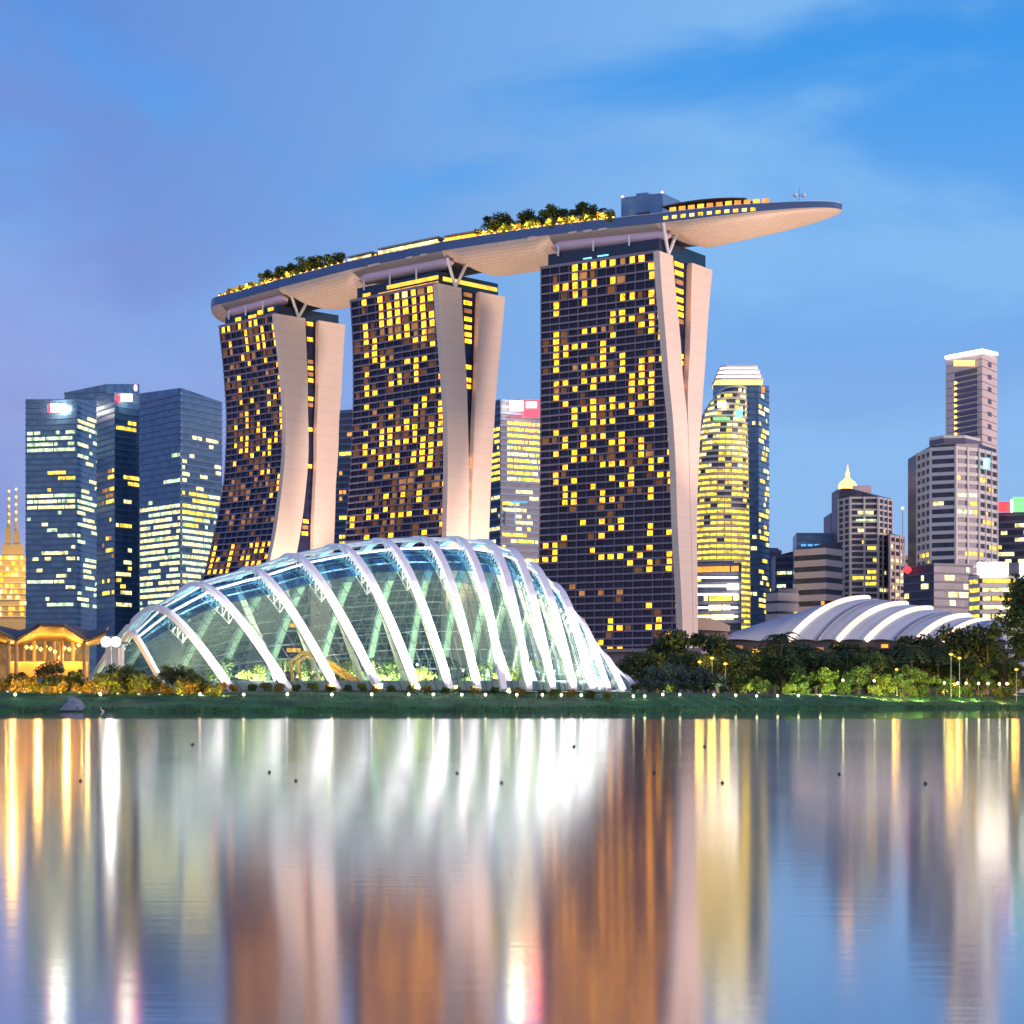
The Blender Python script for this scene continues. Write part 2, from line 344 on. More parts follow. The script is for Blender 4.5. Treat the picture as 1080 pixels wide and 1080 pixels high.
# ------------------------------------------------------------------ hotel towers
ZT = 191.5
def line_uv(P0, d, x):
    k = (x-540)/FP; return (k*P0.y-P0.x)/(d.x-k*d.y)
HOTEL = []
FLAT = {}
def tower(label, tl, tr, PLn, AL, AR, BL, BR, mode, colw, lit, zooms, bandlit):
    Yl = (ZT-CH)*FP/(HZ-tl[1]); Yr = (ZT-CH)*FP/(HZ-tr[1])
    PL0 = Vector((pxX(tl[0], Yl), Yl, 0)); PR0 = Vector((pxX(tr[0], Yr), Yr, 0))
    u = (PR0-PL0).normalized(); v = Vector((-u.y, u.x, 0))
    d1 = u if mode == 'u' else v
    root = empty('hotel_tower', (PL0+(PR0-PL0)/2+v*18)+Vector((0,0,4)), label, 'hotel tower', 'three leaning hotel towers under the sky deck')
    def prof(pts, base, d, basef=None):
        r = []
        for x, y in pts:
            z = 100.; s = 0
            for _ in range(6):
                P = base+(d1*interp(z, basef) if basef else Vector((0,0,0)))
                s = line_uv(P, d, x); Y = (P+d*s).y; z = zof(y, Y)
            r.append((z, s))
        r.sort()
        r = [(0, r[0][1]+(r[0][0]-0)*0)]+r if r[0][0] > 0 else r
        # smooth
        zz = [i*4-4 for i in range(51)]; o = []
        for z in zz: o.append((z, sum(interp(z+dz, r)*wt for dz, wt in ((-6,.15),(-3,.2),(0,.3),(3,.2),(6,.15)))))
        return o
    sL = prof(PLn, PL0, d1); sR = prof(AL, PR0, d1)
    dAR = prof(AR, PR0, v, sR); dBL = prof(BL, PR0, v, sR); dBR = prof(BR, PR0, v, sR)
    PL = lambda z: PL0+d1*interp(z, sL)+Vector((0,0,z)); PR = lambda z: PR0+d1*interp(z, sR)+Vector((0,0,z))
    aR = lambda z: interp(z, dAR); bL = lambda z: max(interp(z, dBL), aR(z)+.3); bR = lambda z: interp(z, dBR)
    # floor levels from the top
    lev = [ZT-3.85*i for i in range(6)]
    while lev[-1] > 7: lev.append(lev[-1]-3.05)
    zs = [4+i*(ZT-4)/46 for i in range(47)]
    W = lambda: None
    # front leg body, rear leg body
    def leg(d0, d1_, inset, top):
        b = MB(); rings = []
        for z in [q for q in zs]:
            zz = min(z, top); l, r = PL(zz), PR(zz)-u*.4
            a0, a1 = d0(zz)+inset, d1_(zz)-inset
            rings.append([l+v*a0+u*.1, r+v*a0, r+v*a1, l+v*a1+u*.1])
        b.loft(rings); return b
    leg(lambda z: .25, lambda z: max(2, aR(z)), .05, ZT).build('front_leg', M_dark, root)
    leg(bL, lambda z: bR(z)+.5, .5, ZT).build('rear_leg', M_dark, root)
    # end walls, proud blades
    for nm, f0, f1, th in (('end_wall', lambda z: -1.1, lambda z: aR(z), 3.0), ('end_wall', bL, bR, 3.0)):
        b = MB(); b.loft([[PR(z)+v*f0(z)-u*(th-.35), PR(z)+v*f0(z)+u*.35, PR(z)+v*f1(z)+u*.35, PR(z)+v*f1(z)-u*(th-.35)] for z in zs])
        b.build(nm, M_conc, root)
    # glass facade with one uv cell per pane
    b = MB(); b.uv = []
    for j in range(len(lev)):
        z = lev[j]; l, r = PL(z), PR(z); n = (r-l).length/colw
        b.v += [tuple(l), tuple(r)]; b.uv += [(.001, len(lev)-j), (n, len(lev)-j)]
        if j: b.f.append((2*j, 2*j+1, 2*j-1, 2*j-2))
    b.build('facade_glass', M_fac, root)
    b = MB()
    for j, z in enumerate(lev):
        l, r = PL(z), PR(z)-u*.8; h = .72 if j else 1.2
        b.hexa([l-v*1-Vector((0,0,h/2)), r-v*1-Vector((0,0,h/2)), r+v*.1-Vector((0,0,h/2)), l+v*.1-Vector((0,0,h/2)), l-v*1+Vector((0,0,h/2)), r-v*1+Vector((0,0,h/2)), r+v*.1+Vector((0,0,h/2)), l+v*.1+Vector((0,0,h/2))])
    b.build('floor_slab', M_slab, root)
    b = MB()
    nc = int(max((PR(z)-PL(z)).length for z in lev)/colw)+1
    for k in range(nc):
        rings = []; wdt = .3 if k % 2 == 0 else .14
        for z in lev:
            l, r = PL(z), PR(z); e = (r-l).normalized(); dd = min(k*colw, (r-l).length-2.5); c = l+e*(dd+.15)
            rings.append([c-v*.55-e*wdt, c-v*.55+e*wdt, c+v*.05+e*wdt, c+v*.05-e*wdt])
        b.loft(rings)
    b.build('mullion', M_mull, root)
    # lit rooms read off the facade
    cells = {}
    for (ox, oy, s), pts in zip(zooms, lit):
        for p in pts:
            X, Yp = ox+p[0]/s, oy+p[1]/s; br = p[2] if len(p) > 2 else 1
            z = 100.
            for _ in range(8):
                l, r = PL(z), PR(z); e = (r-l).normalized(); k = (X-540)/FP
                dd = (k*l.y-l.x)/(e.x-k*e.y); Y = (l+e*dd).y; z = zof(Yp, Y)
            c = int(dd/colw); L = (r-l).length
            if dd < .3 or dd > L-1.2: continue
            jj = [j for j in range(len(lev)-1) if lev[j] > z >= lev[j+1]]
            if jj: cells[(c, jj[0])] = br
    it = sorted(cells.items(), key=lambda q: (q[0][1], q[0][0]))
    rr = random.Random(3)
    rest = {0: MB(), 1: MB(), 2: MB()}
    bw = MB()
    for j in range(len(lev)-1):
        z0, z1 = lev[j+1]+.45, lev[j]-.45; zc = (z0+z1)/2; l, r = PL(zc), PR(zc); e = (r-l).normalized(); L = (r-l).length; up = (PL(z1)-PL(z0)).normalized()
        for c in range(int(L/colw)):
            near = sum((c+a, j+q) in cells for a in (-1,0,1) for q in (-1,0,1))
            if (c, j) not in cells and rr.random() < (.08+.12*near)*(1 if mode == 'v' or colw > 5 else .45): bw.box(l+e*(c*colw+colw*.5)-v*.05, min(colw*rr.uniform(.4,.8), L-1.5-c*colw), .2, z1-z0, e, v, up)
    bw.build('curtained_window', M_brown, root, kind='stuff')
    for n, ((c, j), br) in enumerate(it):
        z0, z1 = lev[j+1]+.5, lev[j]-.5; zc = (z0+z1)/2
        l, r = PL(zc), PR(zc); e = (r-l).normalized(); L = (r-l).length
        wd = min(colw-.9, L-1.8-c*colw); 
        if wd < .8: continue
        full = wd; wd *= rr.uniform(.54,.72) if br else rr.uniform(.5, 1)
        cc_ = l+e*(c*colw+.45+full-wd/2)-v*.1
        up = (PL(z1)-PL(z0)).normalized()
        m = (M_wind, M_win, M_winb)[br if br < 3 else 2]
        if n < 100: put_box('lit_window', m, root, cc_, e*wd, v*.3, up*(z1-z0))
        else: rest[br].box(cc_, wd, .3, z1-z0, e, v, up)
    for br, bb in rest.items():
        if bb.v:
            bb.build('lit_window', (M_wind, M_win, M_winb)[br], root, kind='stuff')
    # recessed atrium glass between the legs
    b = MB(); b.uv = []
    lv = [q for q in lev if bL(q)-aR(q) > .8]
    for j, z in enumerate(lv):
        p = PR(z)-u*2.2; b.v += [tuple(p+v*(aR(z)-.3)), tuple(p+v*(bL(z)+.3))]; b.uv += [(0, j), (2, j)]
        if j: b.f.append((2*j, 2*j+1, 2*j-1, 2*j-2))
    b.build('atrium_glass', M_fac, root)
    rr = random.Random(len(label)); 
    for j in range(len(lv)-1):
        z = (lv[j]+lv[j+1])/2; g0, g1 = aR(z), bL(z); g = g1-g0
        if g > 1.5 and rr.random() < (.5 if j < 14 else .25):
            p = PR(z)-u*1.95; wd = g*.45
            put_box('lit_window', rr.choice((M_win, M_win, M_wind)), root, p+v*(g0+g*.55), v*wd, u*.3, Vector((0,0,1.9)))
    b = MB()      # rust red service strip beside the front leg
    b.loft([[PR(z)-u*2.1+v*(aR(z)-.2), PR(z)-u*1.7+v*(aR(z)-.2), PR(z)-u*1.7+v*(aR(z)+min(1.6, .3*(bL(z)-aR(z)))), PR(z)-u*2.1+v*(aR(z)+min(1.6, .3*(bL(z)-aR(z))))] for z in reversed(lv)])
    b.build('service_strip', M_rust, root)
    # penthouse band below the deck
    b = MB(); z0, z1 = ZT+.6, ZT+(4.6 if mode == 'v' else 6.0); l, r = PL(ZT), PR(ZT); dB = bR(ZT)
    b.prism([(q.x, q.y) for q in (l+u*2.5+v*1.5, r+u*0-u*1.5+v*1.5, r-u*1.5+v*(dB-3), l+u*2.5+v*(dB-3))], ZT-.5, z1)
    b.build('penthouse', M_teglass, root)
    Lr = (r-l).length
    if colw > 5: put_box('lit_window', M_gold, root, r-u*1.3+v*(dB*.5)+Vector((0,0,3.0)), v*(dB-8), u*.5, Vector((0,0,1.8)))
    for a, bb_, zb, zh, m in bandlit:
        put_box('lit_window', m, root, l+u*(Lr*(a+bb_)/2)+v*1.2+Vector((0,0,zb)), u*(Lr*(bb_-a)), v*.5, Vector((0,0,zh)))
    HOTEL.append(dict(root=root, l=l, r=r, u=u, v=v, dB=dB, aR=aR(ZT), bL=bL(ZT)))
    # v-shaped struts between leg tops and the hull
    base = PR(ZT)+v*(aR(ZT)*.8)-u*.8
    for q in (Vector((0,0,0))-v*6+u*1, v*7+u*1):
        b = MB(); b.tube([base, base+q+Vector((0,0,12.5))], .75, 8); b.build('strut', M_steel, root)
    # parapet rail and roof plant at the top of the band
    for k in range(3):
        p = l+u*(Lr*(.14+.3*k))+v*.6; b = MB(); b.tube([p+Vector((0,0,z1-ZT-1.6)), p+Vector((0,0,z1-ZT+3.2))], .42, 6); b.build('strut', M_steel, root)
    return root
M_rust = mat('rust_red_cladding', (.42,.1,.05), .6, var=.3, scale=.4)
T3 = [[(250,243),(297,238),(349,230),(399,225),(453,217),(502,212,0),(555,205),(604,198),(658,246),(708,238),(250,297),(297,292,0),(658,300),(711,293,0),(148,362),(197,356),(250,349),(297,342),(349,335),(452,325),(508,322,0),(658,355),(250,402),(297,397,0),(658,407),(293,448),(498,424),(552,416),(601,461),(148,465),(148,510),(453,477),(453,518),(498,473),(498,515),(552,507),(601,547),(658,495),(658,540),(658,580),(708,490),(748,525,2),(748,570,2),(752,610,2),(708,620),(293,578),(347,572),(400,568,0),(450,600),(148,592),(148,633),(148,675),(148,716),(148,757),(148,799),(195,668),(246,662),(295,660),(195,714),(396,650),(396,692),(450,685),(396,735),(396,778),(347,778),(295,785),(250,790,0),(498,724),(498,768),(498,808),(601,757),(601,800),(655,750),(758,742)],
[(148,70),(195,70),(295,60),(347,52),(396,48),(448,44),(246,105),(347,97),(148,112,0),(146,155),(193,190),(550,37),(600,30),(655,27),(550,75),(600,72),(655,67),(703,65),(550,120),(655,108),(703,107),(600,157),(655,152),(703,150),(703,190),(347,180),(448,168),(246,228),(293,223),(347,220),(394,215),(448,210),(497,207),(549,203),(549,245),(246,270),(347,262),(246,308),(347,302),(393,298),(447,293),(600,283),(703,275),(768,228),(768,270),(652,320),(145,360),(190,398),(293,390),(345,385),(393,382),(493,377),(190,440),(293,433),(447,422),(493,418),(493,460),(598,410),(598,452),(598,493),(145,483),(243,475),(345,468),(243,515),(293,513),(775,398),(795,478),(703,487,0),(698,528),(757,525),(190,563),(393,548),(445,545),(495,542),(547,578),(145,605),(145,645),(240,640),(440,628),(547,622),(547,663),(495,668),(652,573),(745,610),(790,607),(775,655),(797,652),(190,685),(340,675),(190,725),(240,722),(388,715),(190,767),(240,762),(388,758),(440,753),(493,750,0),(697,697),(650,740)],
[(270,78),(372,75),(490,68),(435,110),(485,108),(685,60),(780,98),(185,162),(372,155),(645,142),(80,207),(135,207),(135,245),(80,290),(135,288),(335,237),(375,238),(480,235),(433,275),(580,188),(685,185),(580,270),(640,265),(690,265),(780,225),(780,268),(780,310),(640,312),(210,408,0),(310,445,0),(410,443,0),(515,442,0),(665,522),(832,518),(305,612),(305,652),(453,612),(453,655),(508,652),(718,605),(718,648),(660,652),(765,692),(350,735),(402,735),(445,778),(500,775)]]
T2 = [[(175,255),(278,242),(375,215,2),(408,212,2),(460,215),(503,203,0),(560,195),(597,192),(270,295),(330,285),(372,283),(415,275),(470,255),(508,258),(560,242),(600,242),(601,295),(508,298),(268,343),(315,335),(370,325),(430,320),(462,315),(460,360),(510,352),(540,350),(293,390),(330,385),(368,378),(200,412),(180,455),(210,458),(298,435,0),(330,435,0),(378,423,0),(425,420),(475,405,0),(510,403),(560,402),(605,395),(205,495),(247,490),(335,478),(380,467),(425,465),(485,450,0),(515,447),(565,440,0),(470,493),(512,488),(555,517),(632,507),(247,530),(205,573),(247,567),(245,605),(292,597),(335,592,0),(292,637),(335,670),(340,712),(380,697),(380,740),(425,617),(485,608),(513,603),(470,648),(470,688),(470,727),(605,628),(602,670),(205,688),(205,765),(205,800),(247,765),(247,797),(325,825),(513,800),(513,840),(568,755),(605,748),(600,828),(480,845)],
[(205,65),(325,15),(325,93),(513,28),(470,70),(600,18),(600,55),(605,97),(403,120),(425,120),(425,157),(380,160),(470,150),(470,190),(240,140),(248,100,0),(205,182),(292,172),(332,165),(292,210),(332,207),(292,248),(332,243),(380,237),(420,232),(470,228),(510,222),(550,143),(600,138),(600,175),(580,175),(190,258),(205,297),(242,293),(515,262),(558,257),(600,253),(558,297),(510,300),(480,303),(290,325),(330,322),(373,318),(290,362),(373,355),(450,345),(475,345),(508,343),(555,335),(540,378),(558,375),(200,373),(640,290),(655,287),(470,425,0),(440,425,0),(500,420),(215,445,0),(300,440,0),(372,432,0),(575,452,0),(658,445),(400,465,0),(430,462,0),(655,487),(600,490,0),(290,557),(380,547),(470,543),(470,580),(345,550,0),(230,560,0),(395,510,0),(485,505,0),(395,580,0),(290,632),(205,638),(517,653),(565,648),(245,672),(205,675),(340,665),(380,660),(420,655),(630,652),(610,680,0),(340,700,0),(280,700,0),(115,680),(120,718),(600,720),(640,718),(195,785),(325,778),(510,768)]]
T1 = [[(152,295),(192,293),(260,275),(328,258),(345,262),(398,292),(465,280),(487,272),(293,325),(462,335),(398,352),(360,360),(210,395),(298,378),(365,408),(410,392),(480,378),(205,440,0),(300,430),(340,430,0),(278,487),(432,488),(205,540,0),(300,520),(500,512),(235,612),(190,610,0),(430,572,0),(500,592),(345,665,0),(500,635,0),(505,670),(445,690),(243,690),(270,728),(490,718),(320,757),(430,772),(262,808,0),(525,795),(300,838),(365,825),(515,838)],
[(293,5),(300,38),(360,30),(245,52),(303,75),(370,65),(370,102),(395,65),(395,102),(520,5),(520,38),(520,75),(265,125),(303,122),(460,130),(500,122),(235,168),(297,158),(497,160),(540,160),(265,205),(300,200),(385,180),(430,175),(350,225),(448,210),(412,252),(220,288),(435,290,0),(350,305,0),(430,328),(400,335),(340,345,0),(340,385,0),(500,360),(540,352),(500,400),(205,405,0),(410,410),(430,410,0),(285,432,0),(515,440),(540,437),(455,485),(520,478),(200,485,0),(295,470,0),(245,515,0),(320,500,0),(400,540,0),(200,590,0),(200,630,0),(325,575,0),(325,610,0),(200,670,0),(290,660,0),(460,640,0),(100,835),(205,825),(335,808),(365,805),(405,800),(430,798),(195,865),(105,870),(290,853,0),(355,847),(405,840),(460,835),(95,910),(125,907),(190,900),(190,940),(250,895),(315,890),(405,880),(55,945),(100,982),(130,980),(160,978),(65,990),(315,930),(345,925),(370,920)]]
tower('leftmost hotel tower, dark glass face flaring outward at the foot', (232,345), (292,331),
  [(231.7,346),(236,383),(239.7,433),(239.7,457),(237.5,507),(230,548),(222.5,582),(217.5,602),(200,660),(185,725)],
  [(291.7,331.7),(296.7,367),(301,408),(302.5,443),(303,457),(301.7,490),(296.7,532),(291.7,567),(287,588),(275,640),(262,715)],
  [(322,332.5),(323.3,383),(324,433),(325,473),(323,507),(319,543),(313,580),(302,640),(290,715)],
  [(336.7,330),(335,383),(334,443),(333,457),(332.5,507),(330,557),(330,578),(328,715)],
  [(366,331),(361,383),(358,433),(356.7,448),(353.7,507),(351.7,570),(349,715)], 'v', 4.6, T1, [(210,300,6),(210,440,6)],
  [(.25,.33,2.2,1.6,M_win),(.48,.6,1.8,1.6,M_win),(.64,.72,3.0,2.0,M_win),(.82,.9,3.4,1.4,M_win)])
tower('middle hotel tower with a golden lit band just under the deck', (370,318), (463,299),
  [(370,314),(373,363),(373.5,418),(373,438),(371,494),(365,568),(360,640),(356,725)],
  [(462.6,300.6),(466.7,353),(471,409),(473,438),(473.7,494),(472,566),(471,725)],
  [(486,301.5),(488,340),(491.7,400),(492.6,438),(494,494),(493.5,566),(492,725)],
  [(506,300.6),(503.7,353),(501.5,418),(500,438),(498,494),(495.4,572),(493,725)],
  [(534,303),(528.7,353),(523,409),(521,438),(517.6,494),(515,572),(513,725)], 'u', 5.6, T2, [(350,270,5.4),(350,420,5.4)],
  [(.12,.2,1.6,2.0,M_win),(.4,.97,3.4,1.7,M_gold),(.3,.97,1.2,.7,M_org)])
tower('rightmost and tallest looking hotel tower, yellow windows scattered over dark glass', (571,283), (697,265),
  [(571,283),(571,400),(570,540),(569,600),(568,725)],
  [(696,268),(700,323),(704,370),(706,400),(710,436),(713,483),(715,550),(716.5,580),(719,623),(721.5,686),(723,725)],
  [(709,269.6),(713,318),(716.5,351),(719.6,400),(723,427),(724,438),(726,500),(728,560),(730,690),(731,725)],
  [(730,269.6),(727.6,351),(725.4,400),(724.4,423),(724.5,438),(726.3,500),(728.3,560),(730.3,690),(731.3,725)],
  [(752.6,273),(745,351),(742,400),(737.8,455),(735.5,501),(734.4,550),(734.6,595),(735.5,679),(736,725)], 'u', 4.78, T3, [(560,240,5.4),(560,390,5.4),(560,540,5.4)],
  [(.35,.42,1.8,.5,M_cyan),(.47,.56,2.0,.5,M_cyan)])

# ------------------------------------------------------------------ the sky deck across the towers
ZD = 206.5
cen = [h['l']+(h['r']-h['l'])/2+h['v']*(h['dB']/2) for h in HOTEL]
cen = [Vector((c.x, c.y, 0)) for c in cen]
u1, u3 = HOTEL[0]['u'], HOTEL[2]['u']
ctrl = [cen[0]-u1*47, cen[0], cen[1], cen[2], cen[2]+Vector((86,-51,0))]
def cat(P, t):
    n = len(P)-1; i = min(int(t), n-1); f = t-i
    p1, p2 = P[i], P[i+1]; p0 = P[i-1] if i else p1*2-p2; p3 = P[i+2] if i+2 <= n else p2*2-p1
    return .5*((2*p1)+(p2-p0)*f+(2*p0-5*p1+4*p2-p3)*f*f+(3*p1-p0-3*p2+p3)*f**3)
ST = []; 
for i in range(161):
    t = i*4/160; p = cat(ctrl, t); q = cat(ctrl, min(4, t+.01)); o_ = cat(ctrl, max(0, t-.01)); d = (q-o_).normalized(); ST.append([p, d])
arc = [0]
for a, b_ in zip(ST, ST[1:]): arc.append(arc[-1]+(b_[0]-a[0]).length)
TOT = arc[-1]
def at_s(s):                 # station along the deck
    s = min(TOT, max(0, s))
    for i in range(len(arc)-1):
        if s <= arc[i+1]:
            f = (s-arc[i])/(arc[i+1]-arc[i]); return ST[i][0].lerp(ST[i+1][0], f), ST[i][1].lerp(ST[i+1][1], f).normalized()
def s_of(P): return min(range(161), key=lambda i: (ST[i][0]-Vector((P.x, P.y, 0))).length)
spans = []
for h in HOTEL:
    mid = h['v']*(h['dB']/2)
    spans.append((arc[s_of(h['l']+mid)]-1, arc[s_of(h['r']+mid)]+1))
def halfw(s):
    a = 20.5*math.sqrt(max(0.0, 1-(1-s/22)**2)) if s < 22 else 20.5
    e = TOT-s
    if e < 105: a = min(a, 20.5*math.sqrt(max(0.0, 1-((105-e)/105)**2.4)))
    return max(a, .25)
def depth(s):
    D = 11.5
    lift = sum(sm(a-5, a+3, s)*(1-sm(b-1, b+5, s)) for a, b in spans)
    D -= 4.0*min(1, lift)
    e = TOT-s
    if e < 95: D = min(D, 1.0+10.5*(max(e, 0)/95)**.62)
    if s < 20: D = min(D, 6.5+5*(s/20)**.6)
    return D
deck = empty('sky_deck', (cen[1].x, cen[1].y, ZD-8), 'long boat shaped deck across all three hotel towers, bow jutting right', 'rooftop deck')
SS = [TOT*i/220 for i in range(221)]
SA, SB = spans[0][0], spans[2][1]
def rise(s): return interp(s, [(SA+12,-.3), (spans[0][1],1.2), (spans[1][0],2.8), (spans[1][1],3.6), (spans[2][0],2.8), (SB-10,1.0), (SB+25,1.0), (TOT,.2)])
def dpt(s, t, z):
    p, d = at_s(s); v = Vector((-d.y, d.x, 0)); return p+v*(halfw(s)*t)+Vector((0,0,z+rise(s)))
fb = lambda s: 2.6*(.4+.6*sm(0, 60, TOT-s))
b = MB(); b.uv = []; K = 20
rings = []
for s in SS:
    D = depth(s); ring = []
    for j in range(K+1):
        ph = math.pi*j/K; c = -math.cos(ph); ring.append(dpt(s, math.copysign(abs(c)**.9, c), ZD-fb(s)-(D-fb(s))*math.sin(ph)**.8)); b.uv.append((s, j*1.5))
    rings.append(ring)
b.loft(rings, closed=False)
def hullmat():
    m = M_hull; t = m.node_tree; p = t.nodes['Principled BSDF']
    src = p.inputs['Base Color'].links[0].from_socket
    uvn = t.nodes.new('ShaderNodeUVMap'); br = t.nodes.new('ShaderNodeTexBrick'); br.inputs['Scale'].default_value = 1; br.inputs['Brick Width'].default_value = 4; br.inputs['Row Height'].default_value = 1.5
    br.inputs['Mortar Size'].default_value = .12; br.inputs['Color1'].default_value = (1,1,1,1); br.inputs['Color2'].default_value = (.93,.93,.93,1); br.inputs['Mortar'].default_value = (.72,.7,.72,1)
    t.links.new(uvn.outputs[0], br.inputs[0]); mu = t.nodes.new('ShaderNodeMixRGB'); mu.blend_type = 'MULTIPLY'; mu.inputs[0].default_value = 1
    t.links.new(src, mu.inputs[1]); t.links.new(br.outputs[0], mu.inputs[2]); t.links.new(mu.outputs[0], p.inputs['Base Color'])
hullmat()
b.build('hull', M_hull, deck, smooth=True)
b = MB(); b.loft([[dpt(s, -.985, ZD-.4), dpt(s, .985, ZD-.4), dpt(s, .985, ZD-.9), dpt(s, -.985, ZD-.9)] for s in SS[1:]]); b.build('deck_floor', M_deck, deck)
for sd_ in (-1, 1):     # fascia and blue glass parapet along each edge
    b = MB(); b.loft([[dpt(s, sd_*1.0, ZD-fb(s)-.3), dpt(s, sd_*1.012, ZD-fb(s)-.3), dpt(s, sd_*1.012, ZD-.1), dpt(s, sd_*1.0, ZD-.1)] for s in SS[1:]]); b.build('fascia', M_parapet, deck)
    b = MB(); b.loft([[dpt(s, sd_*.985, ZD-.1), dpt(s, sd_*.995, ZD-.1), dpt(s, sd_*.995, ZD+1.1), dpt(s, sd_*.985, ZD+1.1)] for s in SS[1:]]); b.build('parapet', M_parapet, deck)
    b = MB(); b.tube([dpt(s, sd_*.99, ZD+1.3) for s in SS[1:]], .12, 4); b.build('rail', M_steel, deck)
M_lip = mat('purple_lit_fairing', (.78,.58,.68), .35)  # purple light along the lip, painted into the base colour
for a_, b_ in spans:
    n_ = 14; b = MB(); q = [a_+3+(b_-a_-5)*i/n_ for i in range(n_+1)]
    b.tube([dpt(s, -.8, ZD-7.9) for s in q], [.8]+[3.4]*(n_-1)+[.8], 12, (1, .75)); b.build('fairing', M_lip, deck, smooth=True)
# find the station under a photo column, on the near edge
def s_px(x, t=-1.0):
    lo, hi = 0.0, TOT
    for _ in range(50):
        m_ = (lo+hi)/2; p = dpt(m_, t, 0)
        if 540+FP*p.x/p.y < x: lo = m_
        else: hi = m_
    return (lo+hi)/2
def on_deck(name, m, x0, x1, t0, t1, z0, z1, parent=deck):
    s0, s1 = s_px(x0, t0), s_px(x1, t0); n = max(2, int((s1-s0)/6)+1); b = MB()
    b.loft([[dpt(s0+(s1-s0)*i/(n-1), t0, z0), dpt(s0+(s1-s0)*i/(n-1), t1, z0), dpt(s0+(s1-s0)*i/(n-1), t1, z1), dpt(s0+(s1-s0)*i/(n-1), t0, z1)] for i in range(n)])
    return b.build(name, m, parent)
M_bluebox = mat('blue_grey_cladding', (.1,.23,.48), .5, var=.1, scale=.2)
core = on_deck('lift_core', M_bluebox, 655, 699, -.45, .4, ZD-.3, ZD+12.5)
on_deck('plant_room', M_bluebox, 671, 683, -.3, .1, ZD+12.6, ZD+14.3, core)
on_deck('door', M_dark, 672, 684, -.49, -.46, ZD+.5, ZD+5, core)
for x in (656, 698):
    s = s_px(x, -.4); b = MB(); b.lathe(dpt(s, -.38, ZD+12.5), [(.35,0),(.5,.5),(.35,1.0),(.05,1.2)], 8); b.build('beacon', M_redl, core)
b = MB()    # curved restaurant roof
s0, s1 = s_px(703, -.7), s_px(790, -.7)
rr_ = []
for i in range(13):
    s = s0+(s1-s0)*i/12; hgt = ZD+3.6+1.5*math.sin(math.pi*min(1, .12+.8*i/12))
    rr_.append([dpt(s, -.94, hgt-.3), dpt(s, .6, hgt-.2), dpt(s, .6, hgt+.3), dpt(s, -.94, hgt+.1)])
b.loft(rr_); b.build('restaurant_roof', M_roofd, deck)
for i in range(11):
    a = 706+i*9.8; on_deck('restaurant_window', M_org if i % 3 else M_gold, a, a+6.5, -.95, -.92, ZD+1.2, ZD+3.2)
for i in range(12):
    a = 700+i*9.2
    if a > 800: break
    p = s_px(a, -1); b = MB(); b.loft([[dpt(q, -1.022, ZD-1.9), dpt(q, -1.012, ZD-1.9), dpt(q, -1.012, ZD-.6), dpt(q, -1.022, ZD-.6)] for q in (p, p+2.0)]); b.build('lit_window', M_winb if i % 2 else M_win, deck)
for x0, x1, z in ((366,392,2.6), (398,462,3.2), (468,503,2.8)):       # low canopies with lit fronts by the pool
    on_deck('canopy', M_grey, x0, x1, -.93, -.2, ZD+z+1, ZD+z+1.5); on_deck('lit_front', M_wcit if x1 < 470 else M_win, x0+1, x1-1, -.9, -.88, ZD+.9, ZD+z+.3)
for x in (392,398,432,447,561,604,620,636):         # pale balcony blisters on the hull side
    s = s_px(x, -1.0); b = MB(); c = dpt(s, -1.0, ZD-3.2); p, d = at_s(s); b.box(c, 4.2, .9, 1.0, d, Vector((-d.y, d.x, 0))); b.build('balcony', M_conc, deck)
for i in range(64):
    s = s_px(231+i*6.6, -1.0); p, d = at_s(s); v = Vector((-d.y, d.x, 0)); put_box('rim_lamp', M_win if i % 3 else M_winb, deck, dpt(s, -1.0, ZD+1.55), d*.9, v*.3, Vector((0,0,.5)))
mast = empty('antenna_mast', dpt(s_px(843, 0), 0, ZD-.4), 'thin mast with two pale round dishes near the tip of the deck', 'mast')
b = MB(); p0 = wloc(mast); b.tube([p0, p0+Vector((0,0,10.5))], [.16,.09], 6); b.build('pole', M_grey, mast)
for dx in (-1.7, 1.7):
    b = MB(); b.lathe(p0+Vector((dx,-.4,7.0)), [(.2,-.9),(.8,-.6),(1.0,0),(.8,.6),(.2,.9)], 10); b.build('dish', M_steel, mast)
b = MB(); b.tube([p0+Vector((-1.7,-.1,7)), p0+Vector((1.7,-.1,7))], .1, 5); b.build('cross_arm', M_grey, mast)

# hull floodlights: unseen ground fixtures, added to throw light up at the hull
def floodlight(loc, aim, power, col, label, cone=40, group=None, size=1.0, sc=1.0):
    t = empty('floodlight', loc, label, 'floodlight', group); loc = Vector(loc); d = (Vector(aim)-loc).normalized()
    a = d.cross(Vector((0,0,1))).normalized(); c = a.cross(d)
    hd = loc+Vector((0,0,.9*sc))
    b = MB(); b.box(hd, .8*sc, .5*sc, .6*sc, a, d, c); b.build('housing', M_grey, t)
    b = MB(); b.tube([loc-Vector((0,0,.2)), loc+Vector((0,0,.65*sc))], .1*sc, 6); b.lathe(loc-Vector((0,0,.05)), [(.35*sc,0),(.35*sc,.12*sc),(.1*sc,.2*sc)], 10); b.build('stand', M_grey, t)
    b = MB(); b.box(hd+d*.27*sc, .66*sc, .06*sc, .46*sc, a, d, c); b.build('lens', M_bulb, t)
    light('bulb', 'SPOT', hd+d*.5*sc, power, col, t, size, aim, cone)
    return t

